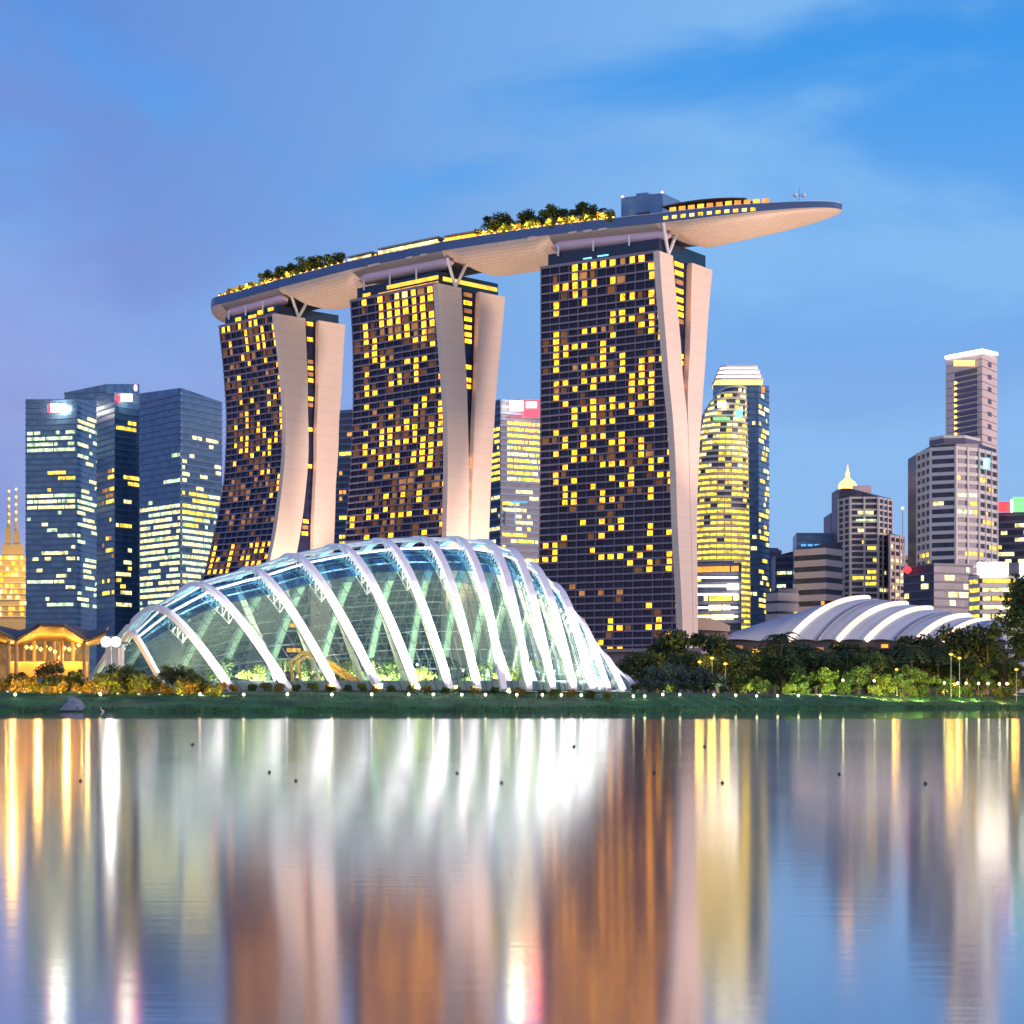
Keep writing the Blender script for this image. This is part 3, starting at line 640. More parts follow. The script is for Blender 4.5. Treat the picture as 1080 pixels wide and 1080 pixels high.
# ------------------------------------------------------------------ glass conservatory
RIBS = [((175,728),(146,675),(139,668)), ((245,728),(186,645),(163,641)), ((305,728),(232,616),(206,616)), ((356,728),(287,602),(262,600)), ((400,728),(331,587),(306,586)),
 ((440,728),(383,577),(352,576)), ((475,728),(427,573),(398,570)), ((504,728),(470,575),(440,568)), ((531,728),(505,578),(476,568)), ((558,728),(534,587),(508,571)), ((583,728),(557,602),(535,580)),
 ((605,728),(580,621),(556,595)), ((625,728),(603,648),(580,616)), ((642,728),(624,680),(605,650)), ((658,728),(645,704),(630,688)), ((672,729),(664,719),(655,713))]
def bez(a, b, c, d, t): return a*(1-t)**3+b*3*t*(1-t)**2+c*3*t*t*(1-t)+d*t**3
def ribcurve(i, n=28):
    (fx, fy), (bx, by), (cx, cy) = RIBS[i]; Yf = 446+16*((i-6)/8)**2+ (6 if i > 12 else 0)
    sc = min(1, max(.15, (728-cy)/150))
    foot = px(fx, fy, Yf); bend = px(bx, by, Yf+16*sc); crest = px(cx, cy, Yf+30*sc)
    Kc = bend+(bend-(foot+crest)/2)*.16
    p1 = foot+(Kc-foot)*.7; p2 = crest+(Kc-crest)*.75; p2.z = crest.z-.12*(crest.z-Kc.z)*1.0 if Kc.z < crest.z else crest.z
    bk = Vector((foot.x+2.0*(crest.x-foot.x), foot.y+2.1*(crest.y-foot.y), 4.2))
    q1 = crest+(crest-p2); q1.z = crest.z; q2 = Vector((bk.x-(Kc.x-foot.x)*.55, bk.y-(Kc.y-foot.y)*.5, crest.z*.66))
    pts = [bez(foot, p1, p2, crest, t/(n//2)) for t in range(n//2+1)]+[bez(crest, q1, q2, bk, t/(n//2)) for t in range(1, n//2+1)]
    return pts
CURV = [ribcurve(i) for i in range(len(RIBS))]
dome = empty('glass_conservatory', (pxX(420,480), 480, 4.2), 'huge domed glass conservatory carried by curved white steel ribs at the water edge', 'conservatory')
def ribnorm(i, j):
    c = CURV[i]; t = (c[min(j+1, len(c)-1)]-c[max(j-1, 0)]).normalized(); side = (c[-1]-c[0]); side.z = 0; hn = side.normalized().cross(Vector((0,0,1))); return t.cross(hn).normalized(), hn
for i, c in enumerate(CURV):
    wd = .93 if 0 < i < 13 else .55
    b = MB(); rings = []
    for j, p in enumerate(c):
        nrm, hn = ribnorm(i, j)
        if nrm.z < 0 and j < 20: nrm = -nrm
        w_ = wd*(1.0-.25*abs(j-14)/14); rings.append([p-hn*w_-nrm*.6, p+hn*w_-nrm*.6, p+hn*w_+nrm*.6, p-hn*w_+nrm*.6])
    b.loft(rings); b.build('rib', M_steel, dome)
    if 0 < i < 13:         # triangular brackets from the rib shoulder down to the glass
        b = MB()
        for j in range(6, 12):
            nrm, hn = ribnorm(i, j)
            base = c[j]; nx = c[j+1]
            g1 = (c[j]+c[j+1])/2+Vector((-1.0,1.8,-3.0))
            b.tube([base, g1], .16, 5); b.tube([g1, nx], .16, 5)
            if j < 11:
                g2 = (c[j+1]+c[j+2])/2+Vector((-1.0,1.8,-3.0)); b.tube([g1, g2], .13, 5)
        b.build('bracket', M_steel, dome)
# glazed shell a little inside the ribs, with fine bars
SH = []; SUB = 4
def inner(i):
    c = CURV[i]; m_ = Vector(((c[0].x+c[-1].x)/2, (c[0].y+c[-1].y)/2, 4))
    return [m_+(p-m_)*.935 for p in c]
INN = [inner(i) for i in range(len(CURV))]
for i in range(len(INN)-1):
    for k in range(SUB):
        f = k/SUB; r = []
        for j in range(len(INN[0])):
            p0 = INN[max(i-1,0)][j]; p1 = INN[i][j]; p2 = INN[i+1][j]; p3 = INN[min(i+2,len(INN)-1)][j]
            r.append(.5*((2*p1)+(p2-p0)*f+(2*p0-5*p1+4*p2-p3)*f*f+(3*p1-p0-3*p2+p3)*f**3))
        SH.append(r)
SH.append(INN[-1])
def domeglass(name, tint, fog, blend, panes=False):
    m = bpy.data.materials.new(name); m.use_nodes = True; t = m.node_tree; t.nodes.clear()
    o = t.nodes.new('ShaderNodeOutputMaterial'); tr = t.nodes.new('ShaderNodeBsdfTransparent'); gl = t.nodes.new('ShaderNodeBsdfGlossy'); tl = t.nodes.new('ShaderNodeBsdfTranslucent')
    tr.inputs[0].default_value = (*tint, 1); gl.inputs[0].default_value = (.7,.9,1,1); gl.inputs[1].default_value = .05; tl.inputs[0].default_value = (.6,.75,.5,1)
    m1 = t.nodes.new('ShaderNodeMixShader'); m1.inputs[0].default_value = fog; t.links.new(tr.outputs[0], m1.inputs[1]); t.links.new(tl.outputs[0], m1.inputs[2])
    fr = t.nodes.new('ShaderNodeLayerWeight'); fr.inputs[0].default_value = blend
    src = fr.outputs['Facing']
    if panes:      # blue sky reflection painted into the roof panes' tint, varied per pane
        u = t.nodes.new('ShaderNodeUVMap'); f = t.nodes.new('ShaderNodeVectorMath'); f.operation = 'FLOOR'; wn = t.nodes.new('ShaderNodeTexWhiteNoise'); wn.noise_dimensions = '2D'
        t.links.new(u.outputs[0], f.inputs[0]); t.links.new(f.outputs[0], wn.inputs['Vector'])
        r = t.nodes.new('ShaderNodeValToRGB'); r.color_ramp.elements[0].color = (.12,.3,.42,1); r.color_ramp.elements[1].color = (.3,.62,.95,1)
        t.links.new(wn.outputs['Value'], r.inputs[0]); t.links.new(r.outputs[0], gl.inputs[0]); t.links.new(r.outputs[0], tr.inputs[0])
    m2_ = t.nodes.new('ShaderNodeMixShader'); t.links.new(src, m2_.inputs[0]); t.links.new(m1.outputs[0], m2_.inputs[1]); t.links.new(gl.outputs[0], m2_.inputs[2]); t.links.new(m2_.outputs[0], o.inputs[0])
    return m
b = MB(); b.loft([r[:9] for r in SH], closed=False); b.build('glazing', domeglass('wall_glass', (.8,.88,.8), .06, .36), dome, smooth=True)
b = MB(); b.loft([r[20:] for r in SH], closed=False); b.build('glazing', domeglass('rear_glass', (.5,.65,.6), .06, .4), dome, smooth=True)
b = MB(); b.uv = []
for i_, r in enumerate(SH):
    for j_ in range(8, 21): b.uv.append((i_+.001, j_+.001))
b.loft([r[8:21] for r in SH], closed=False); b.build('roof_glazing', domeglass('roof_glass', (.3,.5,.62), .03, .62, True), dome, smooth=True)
M_bar = mat('glazing_bar', (.045,.07,.075), .5)
b = MB()
for r in SH[::1]: b.tube(r, .075, 4)
for j in range(0, len(SH[0])): b.tube([r[j] for r in SH], .075, 4)
b.build('glazing_bar', M_bar, dome)
b = MB()       # opaque roof-side purlins at the crest, seen as pale lines
for j in (10, 12, 14, 17): b.tube([c[j] for c in CURV], .3, 6)
b.build('purlin', M_steel, dome)
# inside: pale inner columns leaning back, planting beds, golden arch
M_in = mat('inner_column', (.74,.76,.68), .6)
for i in range(3, 13):
    c = CURV[i]; b = MB(); top = c[17]-Vector((0,0,2)); b.tube([Vector((c[0].x+ (c[-1].x-c[0].x)*.45+6, c[0].y+22, 4.3)), top], .75, 8); b.build('inner_column', M_in, dome)
b = MB(); fl = [INN[i][0] for i in range(len(INN))]+[INN[i][-1] for i in reversed(range(len(INN)))]
b.prism([(p.x, p.y) for p in fl], 4.28, 4.6); b.build('floor', mat('pale_floor', (.42,.42,.34), .7, var=.2, scale=.3), dome)
M_skirt = mat('skirt_wall', (.5,.58,.58), .4)
b = MB(); b.loft([[INN[i][0]+Vector((0,1.2,0)) , INN[i][0]+Vector((0,1.6,0)), INN[i][0]+Vector((0,1.6,2.2)), INN[i][0]+Vector((0,1.2,2.2))] for i in range(1, 14)]); b.build('base_wall', M_skirt, dome)
b = MB()
for k in range(2): b.tube([px(310+8*k,726,462), px(306+8*k,698,464), px(320+8*k,688,464), px(345+8*k,702,463), px(383+8*k,726,462)], .5, 6)
b.build('golden_arch', mat('golden_timber', (.75,.45,.06), .5), dome)
light('bulb', 'POINT', px(345,700,458), 1500, (1,.65,.15), dome, .5)
for i in range(10):
    for k in range(2):
        x = 230+i*40+rnd.uniform(-8,8)+k*17; q = px(x, rnd.uniform(700,716), 480+rnd.uniform(-6,10)); b = MB(); b.lathe(q, [(.05,-.3),(.32,0),(.05,.3)], 8); b.build('lamp', M_bulb, dome)
for x, y, Y, pw in ((200,708,468,5500),(265,700,478,14000),(325,690,480,18000),(390,690,484,20000),(450,690,486,20000),(510,690,484,18000),(565,700,476,11000),(610,712,468,4500)):
    q = px(x, 726, Y-8); q.z = 5.0
    lo = light('interior_light', 'AREA', q, pw*1.7, (1,.94,.62), dome, 1, q+Vector((-4,9,14))); lo.data.shape = 'RECTANGLE'; lo.data.size = 9; lo.data.size_y = 3

# ------------------------------------------------------------------ vegetation prototypes
def leafquad(b, c, s, r):
    n = Vector((r.gauss(0,1), r.gauss(0,1), r.gauss(0,1)+.6)).normalized(); a = n.orthogonal().normalized(); a = Matrix.Rotation(r.uniform(0,6.28), 3, n) @ a; d = n.cross(a)
    l, w_ = s*r.uniform(.7,1.3), s*r.uniform(.35,.6)
    b.quad(c-a*l, c-d*w_, c+a*l, c+d*w_)
def make_tree(seed, H, cr, leaf, nl, lm, label, cat, trunkfrac=.35, squash=.75):
    r = random.Random(seed); root = empty('broadleaf_tree', (0,0,0), label, cat)
    b = MB(); top = Vector((r.uniform(-.4,.4), r.uniform(-.4,.4), H*.6)); b.tube([(0,0,-.3), (.1,0,H*trunkfrac*.6), top], [H*.03,H*.024,H*.008], 7)
    blobs = []
    for k in range(12):
        a = k*2.4+r.uniform(-.4,.4); d = cr*r.uniform(.2,.9); c = Vector((math.cos(a)*d, math.sin(a)*d, H*r.uniform(trunkfrac+.1,1.0)-d*.16*H/cr*.4)); blobs.append((c, cr*r.uniform(.2,.5)))
        b.tube([Vector((0,0,H*trunkfrac*r.uniform(.7,1.2))), c*.6+Vector((0,0,c.z*.38)), c], [H*.012,H*.008,H*.003], 5)
    blobs.append((Vector((0,0,H*.8)), cr*.5))
    b.build('trunk', M_trunk, root)
    b = MB()
    for k in range(nl):
        c, rad = r.choice(blobs); v = Vector((r.gauss(0,1), r.gauss(0,1), r.gauss(0,1))).normalized()*rad*(r.random()**.45)*r.choice((1,1,1,1.18)); v.z *= squash
        leafquad(b, c+v, leaf, r)
    b.build('crown', lm, root)
    return root
def make_palm(seed, H, fr, lm, label):
    r = random.Random(seed); root = empty('palm_tree', (0,0,0), label, 'palm')
    b = MB(); b.tube([(0,0,-.3), (.15,.1,H*.5), (.3,.1,H)], [.32,.22,.18], 7); b.build('trunk', M_trunk, root)
    b = MB(); t = Vector((.3,.1,H))
    for k in range(15):
        a = k*2.4; el_ = r.uniform(-.1,1.0); dirv = Vector((math.cos(a), math.sin(a), 0)); pts = []
        for i in range(8):
            f = i/7; pts.append(t+dirv*fr*f*math.cos(el_*.7)+Vector((0,0,fr*(math.sin(el_)*f-.75*f*f))))
        side = dirv.cross(Vector((0,0,1)))
        for i in range(1, 8):
            for sg in (-1, 1):
                p = pts[i]; q = p+side*sg*fr*.22*(1-.4*abs(i-4)/4)+dirv*fr*.1-Vector((0,0,fr*.08)); w_ = (pts[i]-pts[i-1])*.42
                b.quad(p-w_, p+w_, q+w_*.3, q-w_*.3)
        b.tube(pts, [.08]*7+[.03], 4)
    b.build('crown', lm, root)
    return root
def make_shrub(seed, H, cr, leaf, nl, lm, label):
    r = random.Random(seed); root = empty('garden_shrub', (0,0,0), label, 'shrub')
    b = MB()
    for k in range(5):
        a = k*1.26; b.tube([(0,0,-.2), (math.cos(a)*cr*.3, math.sin(a)*cr*.3, H*.5), (math.cos(a)*cr*.6, math.sin(a)*cr*.6, H*.8)], [.12,.08,.03], 5)
    b.build('stem', M_trunk, root)
    b = MB(); bl = [(Vector((math.cos(k*1.1)*cr*r.uniform(.2,.7), math.sin(k*1.1)*cr*r.uniform(.2,.7), H*r.uniform(.3,.75))), cr*r.uniform(.3,.5)) for k in range(7)]
    for k in range(nl):
        c, rad = r.choice(bl); v = Vector((r.gauss(0,1), r.gauss(0,1), r.gauss(0,1))).normalized()*rad*(r.random()**.4)
        p = c+v; p.z = max(.05, p.z); leafquad(b, p, leaf, r)
    b.build('foliage', lm, root)
    return root
protos = {
 'dark1': make_tree(1, 14, 6.5, .62, 2200, M_leafd, 'x', 'tree'), 'dark2': make_tree(2, 15, 7.5, .66, 2400, M_leafd, 'x', 'tree', .3), 'dark3': make_tree(3, 12, 6, .55, 2000, M_leafd, 'x', 'tree', .25),
 'green1': make_tree(4, 8, 4.2, .42, 1500, M_leaf, 'x', 'tree', .3), 'green2': make_tree(5, 7, 4.0, .4, 1400, M_leafy, 'x', 'tree', .28), 'blue1': make_tree(6, 6.5, 3.6, .36, 1300, M_leafb, 'x', 'tree', .2),
 'big': make_tree(11, 20, 8.5, .5, 4200, M_leafd, 'x', 'tree', .2, .9),
 'palm': make_palm(7, 9, 3.6, M_leafd, 'x'), 'palmg': make_palm(9, 5, 3.0, M_leaf, 'x'),
 'shrub1': make_shrub(21, 2.6, 2.2, .3, 800, M_leaf, 'x'), 'shrub2': make_shrub(22, 3.2, 2.4, .32, 900, M_leafy, 'x'), 'shrub4': make_shrub(24, 3.0, 2.3, .3, 900, M_leafg, 'x'), 'shrub3': make_shrub(23, 3.6, 2.2, .3, 800, M_leafd, 'x')}
def plant(kind, lst, desc, group, ref):
    lst = sorted(lst, key=lambda q: q[0]); n = len(lst)
    for i, q in enumerate(lst):
        x, Y, sc_ = q[:3]; X = pxX(x, Y); z = q[3] if len(q) > 3 else gz(X, Y)
        if n == 1: lab = desc
        elif i == 0: lab = desc+', leftmost '+ref
        elif i == n-1: lab = desc+', rightmost '+ref
        else: lab = desc+', '+ORDW[i]+' from the left '+ref
        k = kind if isinstance(kind, str) else kind[i % len(kind)]
        dup(protos[k], (X, Y, z), rnd.uniform(0,6.28), sc_*rnd.uniform(.93,1.07), lab, group if n > 1 else None)
# far dark belt below the vaulted roof (tops about y 680)
plant(['dark1','dark2','dark3'], [(690+i*17.2+rnd.uniform(-4,4), 655+rnd.uniform(-20,25), 1.08+.26*math.sin(i*1.7)) for i in range(22)], 'tall dark tree', 'dark trees below the white vaulted roof', 'below the white vault')
plant(['dark3','green1'], [(678+i*24+rnd.uniform(-5,5), 585+rnd.uniform(-10,20)+max(0,(i-8)*5), .95) for i in range(17)], 'mid sized dim tree', 'dim trees in the middle of the right bank', 'in the middle belt')
plant('palm', [(822,630,1.95), (1040,640,1.8), (745,640,1.3), (778,610,1.35), (858,606,1.45), (893,612,1.5), (926,606,1.3), (962,612,1.5), (990,618,1.4), (712,600,1.2)], 'feathery palm above the dark trees', 'palms among the dark trees', 'on the right bank')
plant('blue1', [(690,470,.95),(708,500,1.05),(722,520,1.1),(740,532,.95),(758,540,.8)], 'rounded blue green tree', 'rounded small trees right of the conservatory', 'beside the conservatory lawn')
plant('big', [(1094,628,1.7), (1112,610,1.4), (1060,650,.72)], 'very tall dark tree', 'tall trees at the right edge', 'at the right edge')
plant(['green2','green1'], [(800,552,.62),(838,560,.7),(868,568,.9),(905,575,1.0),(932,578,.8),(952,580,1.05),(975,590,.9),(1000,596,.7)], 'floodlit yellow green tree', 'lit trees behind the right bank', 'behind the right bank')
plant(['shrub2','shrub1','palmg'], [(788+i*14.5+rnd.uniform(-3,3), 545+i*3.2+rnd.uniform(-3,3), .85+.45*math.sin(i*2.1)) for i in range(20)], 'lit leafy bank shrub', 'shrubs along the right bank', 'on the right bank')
plant(['shrub3','shrub1'], [(672+i*13+rnd.uniform(-3,3), 458+i*11+rnd.uniform(-3,3), .8) for i in range(9)], 'low dark shrub', 'low shrubs right of the conservatory', 'right of the conservatory')
plant('shrub3', [(684+i*15.5+rnd.uniform(-4,4), 606+max(0,i-12)*3+rnd.uniform(-3,3), 1.7) for i in range(27)], 'dark understory shrub', 'understory shrubs below the right bank trees', 'under the right trees')
# left garden
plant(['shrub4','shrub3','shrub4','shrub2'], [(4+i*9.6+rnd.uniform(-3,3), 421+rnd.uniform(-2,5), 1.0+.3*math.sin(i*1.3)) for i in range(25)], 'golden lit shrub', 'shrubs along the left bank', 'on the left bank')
plant(['dark3','green1'], [(55,424,.5),(84,424,.58),(128,425,.5),(142,426,.6),(182,427,.5),(196,428,.55)], 'small dark tree', 'small trees on the left bank', 'before the lit pavilion')
plant(['shrub4','shrub1','shrub2'], [(246+i*17+rnd.uniform(-4,4), 443+rnd.uniform(-2,2), .6) for i in range(24)], 'low shrub', 'low shrubs between the rib feet', 'along the conservatory front')
plant(['green1','green2','palm'], [(235+i*30+rnd.uniform(-8,8), 474+rnd.uniform(-5,8), .85) for i in range(12)], 'indoor tree', 'trees inside the conservatory', 'inside the conservatory')
# deck gardens
def deckplants(kinds, xs, t, sc_, desc, group, ref):
    lst = []
    for x in xs:
        s = s_px(x, t); p = dpt(s, t+rnd.uniform(-.06,.06), ZD-.4); lst.append((540+FP*p.x/p.y, p.y, sc_*rnd.uniform(.8,1.15), p.z))
    plant(kinds, lst, desc, group, ref)
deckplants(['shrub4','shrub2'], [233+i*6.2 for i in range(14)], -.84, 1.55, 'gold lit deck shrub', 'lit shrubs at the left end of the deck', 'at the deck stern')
deckplants(['dark1','palm','dark3','dark1'], [284+i*6.4 for i in range(12)], -.5, .85, 'dark deck tree', 'dark trees on the left half of the deck', 'above the left tower')
deckplants(['palm','dark1','dark3'], [514+i*10.2 for i in range(13)], -.5, .95, 'tall deck tree', 'trees on the right half of the deck', 'left of the lift block')
deckplants(['shrub4','shrub2'], [508+i*10.5 for i in range(14)], -.84, 1.6, 'gold lit hedge shrub', 'lit shrubs under the right deck trees', 'left of the lift block')
for o in list(protos.values()):
    for ch in list(o.children): bpy.data.objects.remove(ch)
    bpy.data.objects.remove(o)

# ------------------------------------------------------------------ lamps
def make_lamp(h, r):
    root = empty('garden_lamp', (0,0,0), 'x', 'lamp'); b = MB(); b.tube([(0,0,-.2), (0,0,h)], [.06,.05], 6); b.lathe((0,0,0), [(.18,0),(.18,.1),(.07,.16)], 8); b.build('post', M_grey, root)
    b = MB(); b.lathe((0,0,h+r*.8), [(r*.3,-r),(r*.85,-r*.6),(r,0),(r*.85,r*.6),(r*.3,r)], 10); b.build('lamp_head', M_bulb, root)
    b = MB(); b.lathe((0,0,h+r*1.8), [(r*.7,0),(r*.5,.08),(.02,.14)], 8); b.build('cap', M_grey, root)
    return root
lampA, lampB = make_lamp(.45, .3), make_lamp(3.6, .38)
def lamps(proto, lst, desc, group, ref):
    lst = sorted(lst); n = len(lst)
    for i, (x, Y, pw, col) in enumerate(lst):
        X = pxX(x, Y); z = gz(X, Y); lab = desc+', '+('leftmost' if i == 0 else 'rightmost' if i == n-1 else ORDW[i]+' from the left')+' '+ref
        o = dup(proto, (X, Y, z), 0, 1, lab, group); h = .75 if proto is lampA else 4.2
        if pw: light('bulb', 'POINT', (X, Y-.6, z+h), pw, col, o, .3)
WARM = (1,.8,.45); GOLD = (1,.6,.12)
A = [(x, bank(pxX(x,412))+17+rnd.uniform(-.5,.5), 25, WARM) for x in (16,106,211,257,303,350,392,431,457,487,512,545,572,592,613)]
lamps(lampA, A, 'small bollard lamp', 'bollard lamps along the conservatory lawn', 'along the conservatory lawn')
A = [(x, bank(pxX(x,470 + max(0, x-680)*.55))+14, 30, (.9,1,.4)) for x in (668,680,699,717,753,776,798,820,842,865)]
lamps(lampA, A, 'small bollard lamp', 'bollard lamps on the right lawn', 'right of the conservatory')
A = [(x, 575+i*3, 110, (.95,1,.45)) for i, x in enumerate((874,889,896,907,922,934,973,996,1010,1019,1032,1042,1054,1062))]
lamps(lampB, A, 'globe lamp on slim post', 'post lamps along the right path', 'above the right bank')
xs_ = [238,250,262,275,290,306,322,338,512,522,533,545,557,569,581,593,606,620,636]
for i, x in enumerate(xs_):
    s = s_px(x, -.9); lab = 'small lamp on the deck edge garden, '+ORDW[i]+' from the left'
    o = dup(lampA, dpt(s, -.9, ZD+.6), 0, 1.35, lab, 'garden lamps on the deck'); light('bulb', 'POINT', dpt(s, -.97, ZD+2.6), 2500, GOLD, o, .4)
for o in (lampA, lampB):
    for ch in list(o.children): bpy.data.objects.remove(ch)
    bpy.data.objects.remove(o)
def uplight(loc, pw, col, label, group):
    t = empty('uplight', loc, label, 'uplight', group); loc = Vector(loc)
    b = MB(); b.lathe(loc, [(.22,0),(.26,.3),(.2,.32)], 10); b.build('housing', M_grey, t)
    b = MB(); b.lathe(loc+Vector((0,0,.33)), [(.19,0),(.19,.04),(.02,.06)], 10); b.build('lens', M_bulb, t)
    light('bulb', 'SPOT', loc+Vector((0,0,.5)), pw*1.3, col, t, .25, loc+Vector((0,6,5.5)), 135, .5)
ups = [(x, 417, 1500, GOLD) for x in (8,26,44,64,84,104,124,146,168,192,214,236)]
for i, (x, Y, pw, col) in enumerate(ups): X = pxX(x, Y); uplight((X, Y, gz(X,Y)), pw, col, 'gold uplight by the left bank shrubs, '+ORDW[i]+' from the left', 'gold uplights behind the left shrubs')
ups = [(700,490,2720,(1,.8,.3)),(745,630,48960,(1,.62,.12)),(760,536,3808,(1,.85,.4)),(800,540,5984,(.9,.9,.3)),(838,545,10880,(.9,1,.25)),(862,549,11968,(.9,1,.25)),(880,553,10880,(.85,1,.3)),(912,557,13056,(.85,1,.3)),(934,560,10880,(1,.8,.3)),(950,566,14144,(1,.75,.2)),(972,570,10880,(.85,1,.3)),(1003,628,38080,(1,.45,.05)),(1015,580,8704,(.8,1,.25)),(1030,585,6528,(.8,1,.25)),(1060,590,9792,(1,.5,.15)),(1070,625,27200,(1,.6,.15))]
for i, (x, Y, pw, col) in enumerate(ups): X = pxX(x, Y); uplight((X, Y, gz(X,Y)), pw, col, 'garden uplight by the right bank plants, '+ORDW[i]+' from the left', 'uplights among the right bank plants')
for i, (x, t, pw, col) in enumerate([(238,-.95,11000,GOLD),(262,-.95,11000,GOLD),(284,-.95,11000,GOLD),(308,-.95,11000,GOLD),(340,-.95,3500,WARM),(512,-.95,4500,WARM),(530,-.95,11000,GOLD),(548,-.95,11000,GOLD),(568,-.95,11000,GOLD),(588,-.95,11000,GOLD),(610,-.95,11000,GOLD),(640,-.95,11000,GOLD)]):
    s = s_px(x, t); uplight(dpt(s, t, ZD-.4), pw, col, 'gold uplight in the deck beds, '+ORDW[i]+' from the left', 'uplights on the deck')
for i, (x, y, Y) in enumerate([(738,698,560),(751,694,562),(765,700,562),(946,706,585),(1003,690,592),(1012,694,592),(1072,706,600)]):
    X = pxX(x, Y); z0 = gz(X, Y); z1 = zof(y, Y); t = empty('street_lamp', (X, Y, z0), 'amber street lamp shining among the dark trees, '+ORDW[i]+' from the left', 'street lamp', 'amber lamps among the right bank trees')
    b = MB(); b.tube([(X,Y,z0-.2),(X,Y,z1-.2)], [.12,.08], 6); b.build('post', M_grey, t)
    b = MB(); b.lathe((X,Y,z1), [(.12,-.35),(.5,-.2),(.55,.05),(.2,.3)], 10); b.build('lamp_head', M_amber, t)
    light('bulb', 'POINT', (X, Y+1.2, z1), 1500, (1,.52,.08), t, 1.2)
# rib floodlights
for i in range(1, 15):
    c = CURV[i]; L = c[0]+Vector((1.5,-7,0)); L.z = max(gz(L.x, L.y), 3); sc_ = min(1, max(.15, (728-RIBS[i][2][1])/150))
    floodlight(L, c[10], 135000*sc_**1.2*(1 if i < 9 else .6), (1,.93,.84), 'floodlight facing a conservatory rib, '+ORDW[i-1]+' from the left', 66, 'floodlights at the rib feet', .4, .6)
# unseen ground floodlights added by the towers to brighten hull and end walls
for i, (h, nm) in enumerate(zip(HOTEL, ('left', 'middle', 'right'))):
    g = h['r']+h['u']*26-h['v']*4; g.z = 4.3; aim = h['r']+h['u']*20+h['v']*18; aim.z = 200
    floodlight(g, aim, 1150000, (1,.7,.54), 'unseen added ground floodlight thrown up at the deck, beside the '+nm+' hotel tower', 58, 'unseen added floodlights beside the towers', 2, 2)
h = HOTEL[2]; g = h['r']+h['u']*60+h['v']*8; g.z = 4.3
floodlight(g, dpt(TOT-40, 0, 200), 1000000, (1,.66,.5), 'unseen added ground floodlight aimed at the bow of the deck', 50, None, 2, 2)
h = HOTEL[0]; g = h['l']-h['u']*16-h['v']*14; g.z = 4.3
floodlight(g, dpt(20, -.4, 200), 450000, (1,.62,.7), 'unseen added ground floodlight aimed at the stern of the deck', 45, None, 2, 2)

# ------------------------------------------------------------------ vaulted white exhibition roof
expo = empty('exhibition_hall', (pxX(900,920), 930, 4.3), 'long white vaulted exhibition roof with glowing ribs behind the dark trees', 'exhibition hall')
BX = [(752,752,676,676), (800,880,676,640), (832,916,676,632), (862,935,676,635), (884,956,676,638), (914,982,676,643), (944,1003,676,648), (967,1022,676,651), (995,1042,676,656), (1026,1052,676,656), (1050,1060,676,664), (1062,1062,676,676)]
def expocurve(k, n=14):
    bx, rx, by, ry = BX[k]; p0 = px(bx, by, 905); p2 = px(rx, ry, 945); p1 = Vector((p0.x*.45+p2.x*.55, p0.y+14, p2.z-.02*(p2.z-p0.z)))
    p1.x = p0.x+(p2.x-p0.x)*.42
    f = [p0*(1-t)**2+p1*2*t*(1-t)+p2*t*t for t in [i/n for i in range(n+1)]]
    back = Vector((p2.x+(p2.x-p0.x)*.6, 990, p0.z)); pb = Vector((p2.x+(p2.x-p0.x)*.4, 975, p2.z))
    return f+[p2*(1-t)**2+pb*2*t*(1-t)+back*t*t for t in [i/6 for i in range(1,7)]]
EC = [expocurve(k) for k in range(len(BX))]
M_vault = mat('white_roof_membrane', (.58,.64,.7), .6, var=.06, scale=.05)
fine = []
for k in range(len(EC)-1):
    for q in range(5): fine.append([a.lerp(c, q/5)+Vector((0,0,.8*math.sin(math.pi*q/5))) for a, c in zip(EC[k], EC[k+1])])
fine.append(EC[-1])
b = MB(); b.loft(fine, closed=False); b.build('vault', M_vault, expo, smooth=True)
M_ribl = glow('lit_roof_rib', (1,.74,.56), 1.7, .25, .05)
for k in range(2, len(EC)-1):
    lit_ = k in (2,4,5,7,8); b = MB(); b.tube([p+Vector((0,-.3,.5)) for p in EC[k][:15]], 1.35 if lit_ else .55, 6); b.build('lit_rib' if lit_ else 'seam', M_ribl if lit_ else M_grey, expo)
b = MB(); b.prism([(EC[0][0].x, 908), (EC[-1][0].x, 908), (EC[-1][0].x, 985), (EC[0][0].x, 985)], 4, zof(675.5, 908)); b.build('wall', M_dark, expo)
for i in range(16):
    x = 780+i*17; put_box('lit_window', rnd.choice((M_win, M_wind, M_org)), expo, px(x, 684+rnd.uniform(-3,6), 907.5), Vector((3,0,0)), Vector((0,.6,0)), Vector((0,0,1.6)))
# low peach curved roof beside the right tower
low = empty('low_pavilion', (pxX(752,900), 900, 4.3), 'low building with a peach lit curved roof between tall tower and white vault', 'pavilion')
b = MB(); b.loft([[px(735+35*t, 652+9*t*t-1, 880), px(735+35*t, 652+9*t*t-1, 940), px(735+35*t, 664+2*t, 940), px(735+35*t, 664+2*t, 880)] for t in [i/8 for i in range(9)]]); b.build('roof', mat('peach_roof', (.75,.55,.42), .5), low)
b = MB(); b.prism([(pxX(736,884),884), (pxX(768,884),884), (pxX(768,930),930), (pxX(736,930),930)], 4, zof(663,884)); b.build('wall', mat('peach_wall', (.4,.33,.3), .7), low)
pod = empty('podium', (pxX(650,850), 845, 4.2), 'low podium with violet lamps at the foot of the right hotel tower', 'podium')
b = MB(); b.prism([(pxX(575,860),860), (pxX(745,838),838), (pxX(760,885),885), (pxX(590,905),905)], 4, 22.5); b.build('wall', mat('podium_wall', (.2,.17,.24), .7, var=.2, scale=.2), pod)
b = MB(); b.prism([(pxX(573,857),857), (pxX(748,835),835), (pxX(763,888),888), (pxX(588,908),908)], 22.6, 24); b.build('roof', M_slab, pod)

